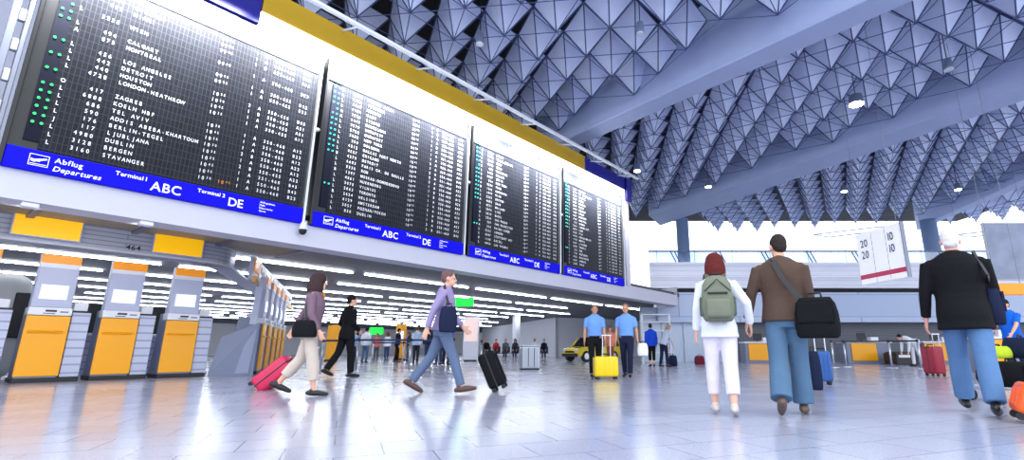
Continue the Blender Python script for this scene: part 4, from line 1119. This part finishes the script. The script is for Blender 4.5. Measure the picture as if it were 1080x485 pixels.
# 5 walking woman with the pink case
p = fl(320, 417.5)
person('walking woman in a mauve-brown jacket and beige cropped trousers, pulling a pink suitcase', (p.x, p.y, 0), RIGHT + R(12), 1.78, 'f', legs=((12, 4, 0), (-16, 22, 20)),
    hands=((.22, .16, .9), (-.22, -.34, .86)), top=cloth('mauve brown cloth', (120, 96, 112)), hem=.84, bottom=cloth('beige cotton', (204, 190, 178)), crop=.28, baggy=.015, hair=cloth('dark bob hair', (62, 46, 48), .6, 30), style='bob',
    shoe=mat('black shoe', (18, 18, 20), .4), vox=.011)
q = fl(316, 400); q = p + RT * .02 - HD * .22
softbag('handbag', 'black handbag at the hip of the woman in beige trousers', q + Vector((0, 0, .82)), RIGHT, M_blk, .34, .14, .24, flap=False,
    strap_pts=([q + Vector((0, 0, 1.04)), p - HD * .2 + Vector((0, 0, 1.3)), p - HD * .12 + Vector((0, 0, 1.5)), p - HD * .02 + Vector((0, 0, 1.53))], .03, .01, -HD))
q = fl(270, 411)
suitcase('bright pink trolley suitcase tilted behind the woman in beige trousers', (q.x, q.y, .02), RIGHT + R(90) + R(10), mat('pink shell', (206, 36, 84), .35), .44, .28, .66, tilt=R(48), ext=.42)
# 6 striding person in jeans
p = fl(464, 415)
person('striding person in a lilac shirt and grey-blue jeans crossing in front of the queue', (p.x, p.y, 0), RIGHT + R(8), 1.92, 'm', legs=((22, 4, -10), (-22, 14, 26)),
    hands=((.24, -.2, .9), (-.22, .26, .95)), top=cloth('lilac cotton', (150, 138, 180)), hem=.88, bottom=cloth('grey blue denim', (96, 112, 142)), hair=cloth('brown hair', (110, 84, 84), .6, 30), vox=.012,
    shoe=mat('brown shoe', (84, 58, 52), .4))
q = p + RT * .14 - HD * .33
softbag('shoulder_bag', 'black shoulder bag swinging at the side of the striding person in jeans', q + Vector((0, 0, .9)), RIGHT + R(30), M_navyc, .26, .14, .38, flap=False,
    strap_pts=([q + Vector((0, 0, 1.3)), p - HD * .2 + RT * .05 + Vector((0, 0, 1.5)), p - HD * .1 + Vector((0, 0, 1.64)), p + HD * .05 + Vector((0, 0, 1.62))], .035, .01, -HD))
q = fl(528, 413)
suitcase('black trolley suitcase tilting over alone in the middle of the floor', (q.x, q.y, .03), RIGHT - R(90), M_blk, .44, .26, .62, tilt=R(24), ext=.0)

# 8 two uniformed men with a yellow case
M_lblue = cloth('light blue shirt cotton', (112, 158, 226))
p = fl(628, 397.5)
person('uniformed man in a light blue shirt and dark trousers, left of the walking pair', (p.x, p.y, 0), ANG(630) + PI + R(5), 1.76, 'm', legs=((12, 4, -6), (-10, 14, 8)), hands=((.26, .05, .86), (-.24, .12, .86)),
    top=M_lblue, hem=.98, sleeve='short', bottom=M_blk, hair=cloth('grey brown hair', (96, 76, 66), .6, 30), skin=SKIN2, belt=True)
p = fl(662, 398)
person('uniformed man in a light blue shirt carrying a white bag, right of the walking pair', (p.x, p.y, 0), ANG(662) + PI - R(8), 1.76, 'm', legs=((-10, 12, 6), (14, 4, -6)), hands=((.25, .06, .86), (-.27, .04, .86)),
    top=M_lblue, hem=.98, sleeve='short', bottom=M_navyc, hair=cloth('sandy hair', (150, 110, 88), .6, 30), skin=SKIN2, belt=True)
q = fl(639, 400)
suitcase('yellow hard-shell suitcase rolled between the two uniformed men', (q.x, q.y, 0), YAW - R(90) + R(12), mat('yellow shell', (240, 206, 14), .3), .54, .26, .5, ext=.45)
q = p + RT * .38
softbag('carrier_bag', 'white carrier bag hanging from the hand of the right uniformed man', (q.x, q.y, .5), YAW - R(90), mat('white paper', (232, 234, 240), .6), .26, .12, .3, flap=False)

# 9 pair of travellers beyond them
M_cobalt = cloth('cobalt blue cloth', (26, 70, 196))
p = fl(688, 386.5)
person('person in a cobalt blue jacket and black shorts standing with back turned', (p.x, p.y, 0), ANG(688) + R(15), 1.66, 'm', legs=((3, 2, 0), (-3, 3, 0)), top=M_cobalt, hem=.8, bottom=M_blk, crop=.35, hair=cloth('dark hair', (46, 40, 42), .5, 30), vox=.015, lean=8)
p = fl(701, 387)
person('person in a pale grey top with dark trousers bending beside the cobalt jacket', (p.x, p.y, 0), ANG(701) - R(50), 1.66, 'f', legs=((8, 4, 0), (-6, 6, 0)), hands=((.2, .35, .8), (-.2, .35, .8)), top=cloth('pale grey cotton', (176, 186, 206)), hem=.84, bottom=M_navyc,
    hair=cloth('light brown hair', (150, 124, 108), .5, 30), vox=.015, lean=24, style='long')
q = fl(710, 386)
softbag('duffel_bag', 'navy travel bag on the floor at the bending person\'s feet', (q.x, q.y, 0), YAW, M_navyc, .5, .3, .42, flap=False)
q = fl(738, 384.5)
softbag('duffel_bag', 'small maroon bag standing alone on the floor left of the red-haired woman', (q.x, q.y, 0), YAW - R(90), cloth('maroon cloth', (110, 34, 56)), .42, .26, .38, flap=True)
q = fl(655, 384)
person('person in an orange-pink top standing between the two uniformed men, farther off', (q.x - .4, q.y + .3, 0), ANG(652) + PI, 1.7, 'f', legs=((2, 2, 0), (-2, 2, 0)), top=cloth('orange pink cloth', (226, 140, 112)), hem=.8, bottom=cloth('rust cloth', (150, 80, 60)), hair=cloth('brown long hair', (90, 62, 50), .5, 30), style='long', vox=.016)

# 11 queue
M_whitec = cloth('white cotton', (224, 228, 236)); M_grey = cloth('grey cloth', (86, 92, 108)); M_bluec = cloth('mid blue cotton', (40, 104, 196)); M_red = cloth('red cloth', (170, 44, 52)); M_char = cloth('charcoal cloth', (44, 48, 60))
M_hd = cloth('very dark hair', (34, 28, 28), .5, 30); M_hb = cloth('chestnut hair', (104, 66, 50), .5, 30)
Q = [(384, 382.5, 1.74, 'm', 'queueing man in a white top and light jeans, second line left', M_whitec, M_jean, M_hd, 'short', -30),
     (396, 379.5, 1.68, 'f', 'queueing person in a salmon top near the small green sign', cloth('salmon cotton', (222, 130, 106)), M_grey, M_hb, 'long', 160),
     (407, 380, 1.7, 'f', 'queueing woman in a pale top just left of the tall yellow pillar', M_whitec, M_dkj, M_hb, 'bob', 20),
     (418, 382, 1.72, 'm', 'slim queueing person all in black before the yellow pillar', M_blk, M_blk, M_hd, 'short', -80),
     (430, 380.5, 1.66, 'f', 'queueing person in charcoal behind the blue barrier belt', M_char, M_grey, M_hb, 'long', 100),
     (438, 383, 1.76, 'm', 'queueing man in a white and blue top with charcoal trousers', cloth('white blue cotton', (190, 210, 232)), M_char, M_hb, 'short', 10),
     (451, 384, 1.78, 'm', 'queueing man in a dark slate jacket and jeans, back to camera', cloth('dark slate cloth', (46, 54, 72)), M_dkj, M_hb, 'short', 0),
     (462, 384.5, 1.68, 'f', 'queueing person in grey beside the man in the dark slate jacket', M_grey, M_dkj, M_hd, 'bob', 150),
     (470, 385, 1.74, 'm', 'queueing traveller in a bright blue top with dark trousers', M_bluec, M_char, M_hd, 'short', -20),
     (374, 381, 1.7, 'f', 'queueing person in pale blue right behind the dark-suited man', cloth('pale blue cotton', (150, 180, 220)), M_char, M_hd, 'long', 60)]
for px, py, h, sx, l, tp, bt, hr, st, an in Q:
    p = fl(px, py)
    person(l, (p.x, p.y, 0), ANG(px) + R(an), h, sx, legs=((3, 3, 0), (-3, 4, 0)), top=tp, hem=.84, bottom=bt, hair=hr, style=st, vox=.017, group='people waiting in the queue')

# seated crowd on benches in the far hall
M_seat = mat('dark bench seat', (40, 42, 50), .5)
sp = fl(508, 378.5); dirb = Vector((RT.x, RT.y, 0)).normalized()
bench = thing('bench', 'row of dark seats in front of the white wall of the far hall', 'bench', (sp.x, sp.y, 0), YAW - R(90))
for k in range(7):
    bm = B(); box(bm, (.68 * k, -.02, .4), (.68 * k + .56, .5, .46), bev=.02); obj('seat', bm, M_seat, bench)
    bm = B(); box(bm, (.68 * k, .46, .46), (.68 * k + .56, .52, .86), bev=.02); obj('backrest', bm, M_seat, bench)
bm = B(); box(bm, (0, .2, .34), (4.7, .28, .4)); obj('rail', bm, M_post, bench)
for k in range(4):
    bm = B(); box(bm, (.2 + 1.4 * k, .0, 0), (.26 + 1.4 * k, .48, .36)); obj('leg', bm, M_post, bench)
seatm = [('seated person in black at the left end of the bench', M_blk, 'short'), ('seated person in a red top on the bench', M_red, 'long'), ('seated person in grey on the bench', M_grey, 'short'), ('seated person in dark slate on the bench', MATS['dark slate cloth'], 'bob'),
         ('seated person in white on the bench', M_whitec, 'short'), ('seated person in navy near the right end of the bench', M_navyc, 'short')]
for k, (l, tp, st) in enumerate(seatm):
    q = sp + dirb * (.28 + .68 * k + (.0 if k < 4 else .68)) + HD * .22
    person(l, (q.x, q.y, 0), YAW + PI, 1.72, 'm' if k % 2 == 0 else 'f', legs=((84, 84, 0), (80, 78, 0)), hands=((.14, .36, .98), (-.14, .36, .98)), top=tp, hem=.9, bottom=M_char, hair=M_hd if k % 3 else M_hb, style=st, vox=.02, lean=4, group='people seated on the bench')
# 12 stooping person
p = fl(968, 386.5)
person('stooping person in white reaching down beside the dark conveyor', (p.x, p.y, 0), RIGHT + PI + R(10), 1.7, 'f', legs=((6, 4, 0), (-10, 10, 10)), hands=((.16, .5, .5), (-.16, .48, .46)), lean=72, top=M_whitec, hem=.86, bottom=cloth('white trousers', (220, 222, 230)), hair=M_hd, style='short', vox=.014)
# 13 right edge traveller in blue with a loaded trolley
p = at(1077, 400, 11); p.z = 0
person('dark-haired person in a bright blue polo shirt at the right edge, behind the loaded trolley', p, RIGHT + PI + R(20), 1.72, 'm', legs=((6, 4, 0), (-6, 8, 0)), hands=((.2, .4, .92), (-.2, .42, .92)), top=cloth('bright blue polo', (24, 104, 220)), hem=.9, sleeve='short', bottom=cloth('dark slate trousers', (40, 46, 66)), hair=M_hd, lean=4)
p = at(1068, 410, 6.6); p.z = 0
t = thing('luggage_trolley', 'steel luggage trolley loaded with dark bags at the right edge', 'trolley', p, YAW - R(90) + R(15))
bm = B(); box(bm, (-.3, -.5, .16), (.3, .45, .2), bev=.01); obj('platform', bm, M_post, t)
bm = B(); tube(bm, [(-.27, .45, .18), (-.27, .52, .95), (.27, .52, .95), (.27, .45, .18)], .018, 8); obj('push_frame', bm, M_post, t)
bm = B(); tube(bm, [(-.26, .52, .96), (.26, .52, .96)], .03, 10); obj('grip', bm, mat('orange grip', (240, 90, 30), .4), t)
for x in (-.24, .24):
    for y in (-.4, .36):
        bm = B(); tube(bm, [(x - .02, y, .08), (x + .02, y, .08)], .08, 16); box(bm, (x - .028, y - .015, .08), (x + .028, y + .015, .17)); obj('wheel', bm, M_kdark, t)
q = p + Vector((0, 0, .2))
softbag('travel_bag', 'large black travel bag lying on the luggage trolley', q - HD * .05, YAW - R(75), M_blk, .58, .66, .3, rx=0)
softbag('travel_bag', 'small neon yellow-green bag on top of the black trolley bag', q + Vector((0, 0, .34)) - RT * .1, YAW - R(75), cloth('neon yellow green nylon', (186, 210, 50)), .32, .2, .15, flap=False)
softbag('travel_bag', 'navy bag stacked on the trolley at the right frame edge', q + Vector((0, 0, .34)) + RT * .22, YAW - R(60), M_navyc, .3, .36, .26, flap=False)
q = fl(1066, 446); 
suitcase('bright orange small trolley case at the bottom right edge of the photo', (q.x + RT.x * .12, q.y + RT.y * .12, .02), YAW - R(30), mat('orange shell', (244, 96, 34), .35), .34, .2, .34, tilt=R(20), ext=0)
# 14 blue case and black bag beside the man in brown, red case further on
q = fl(868, 405.5)
suitcase('blue suitcase standing right behind the man in the brown jacket', (q.x, q.y, 0), YAW - R(90) - R(12), mat('cobalt blue fabric case', (40, 88, 158), .6), .34, .26, .62, ext=.35)
q = fl(861, 411)
softbag('travel_bag', 'tall dark navy bag between the brown-jacketed man and the blue suitcase', (q.x, q.y, 0), YAW - R(90), M_navyc, .18, .24, .62, flap=False)
q = fl(987, 396.5)
suitcase('dark red suitcase standing left of the white-haired man\'s legs', (q.x, q.y, 0), YAW - R(90) + R(10), mat('dark red case', (150, 24, 52), .4), .3, .42, .72, ext=.3)
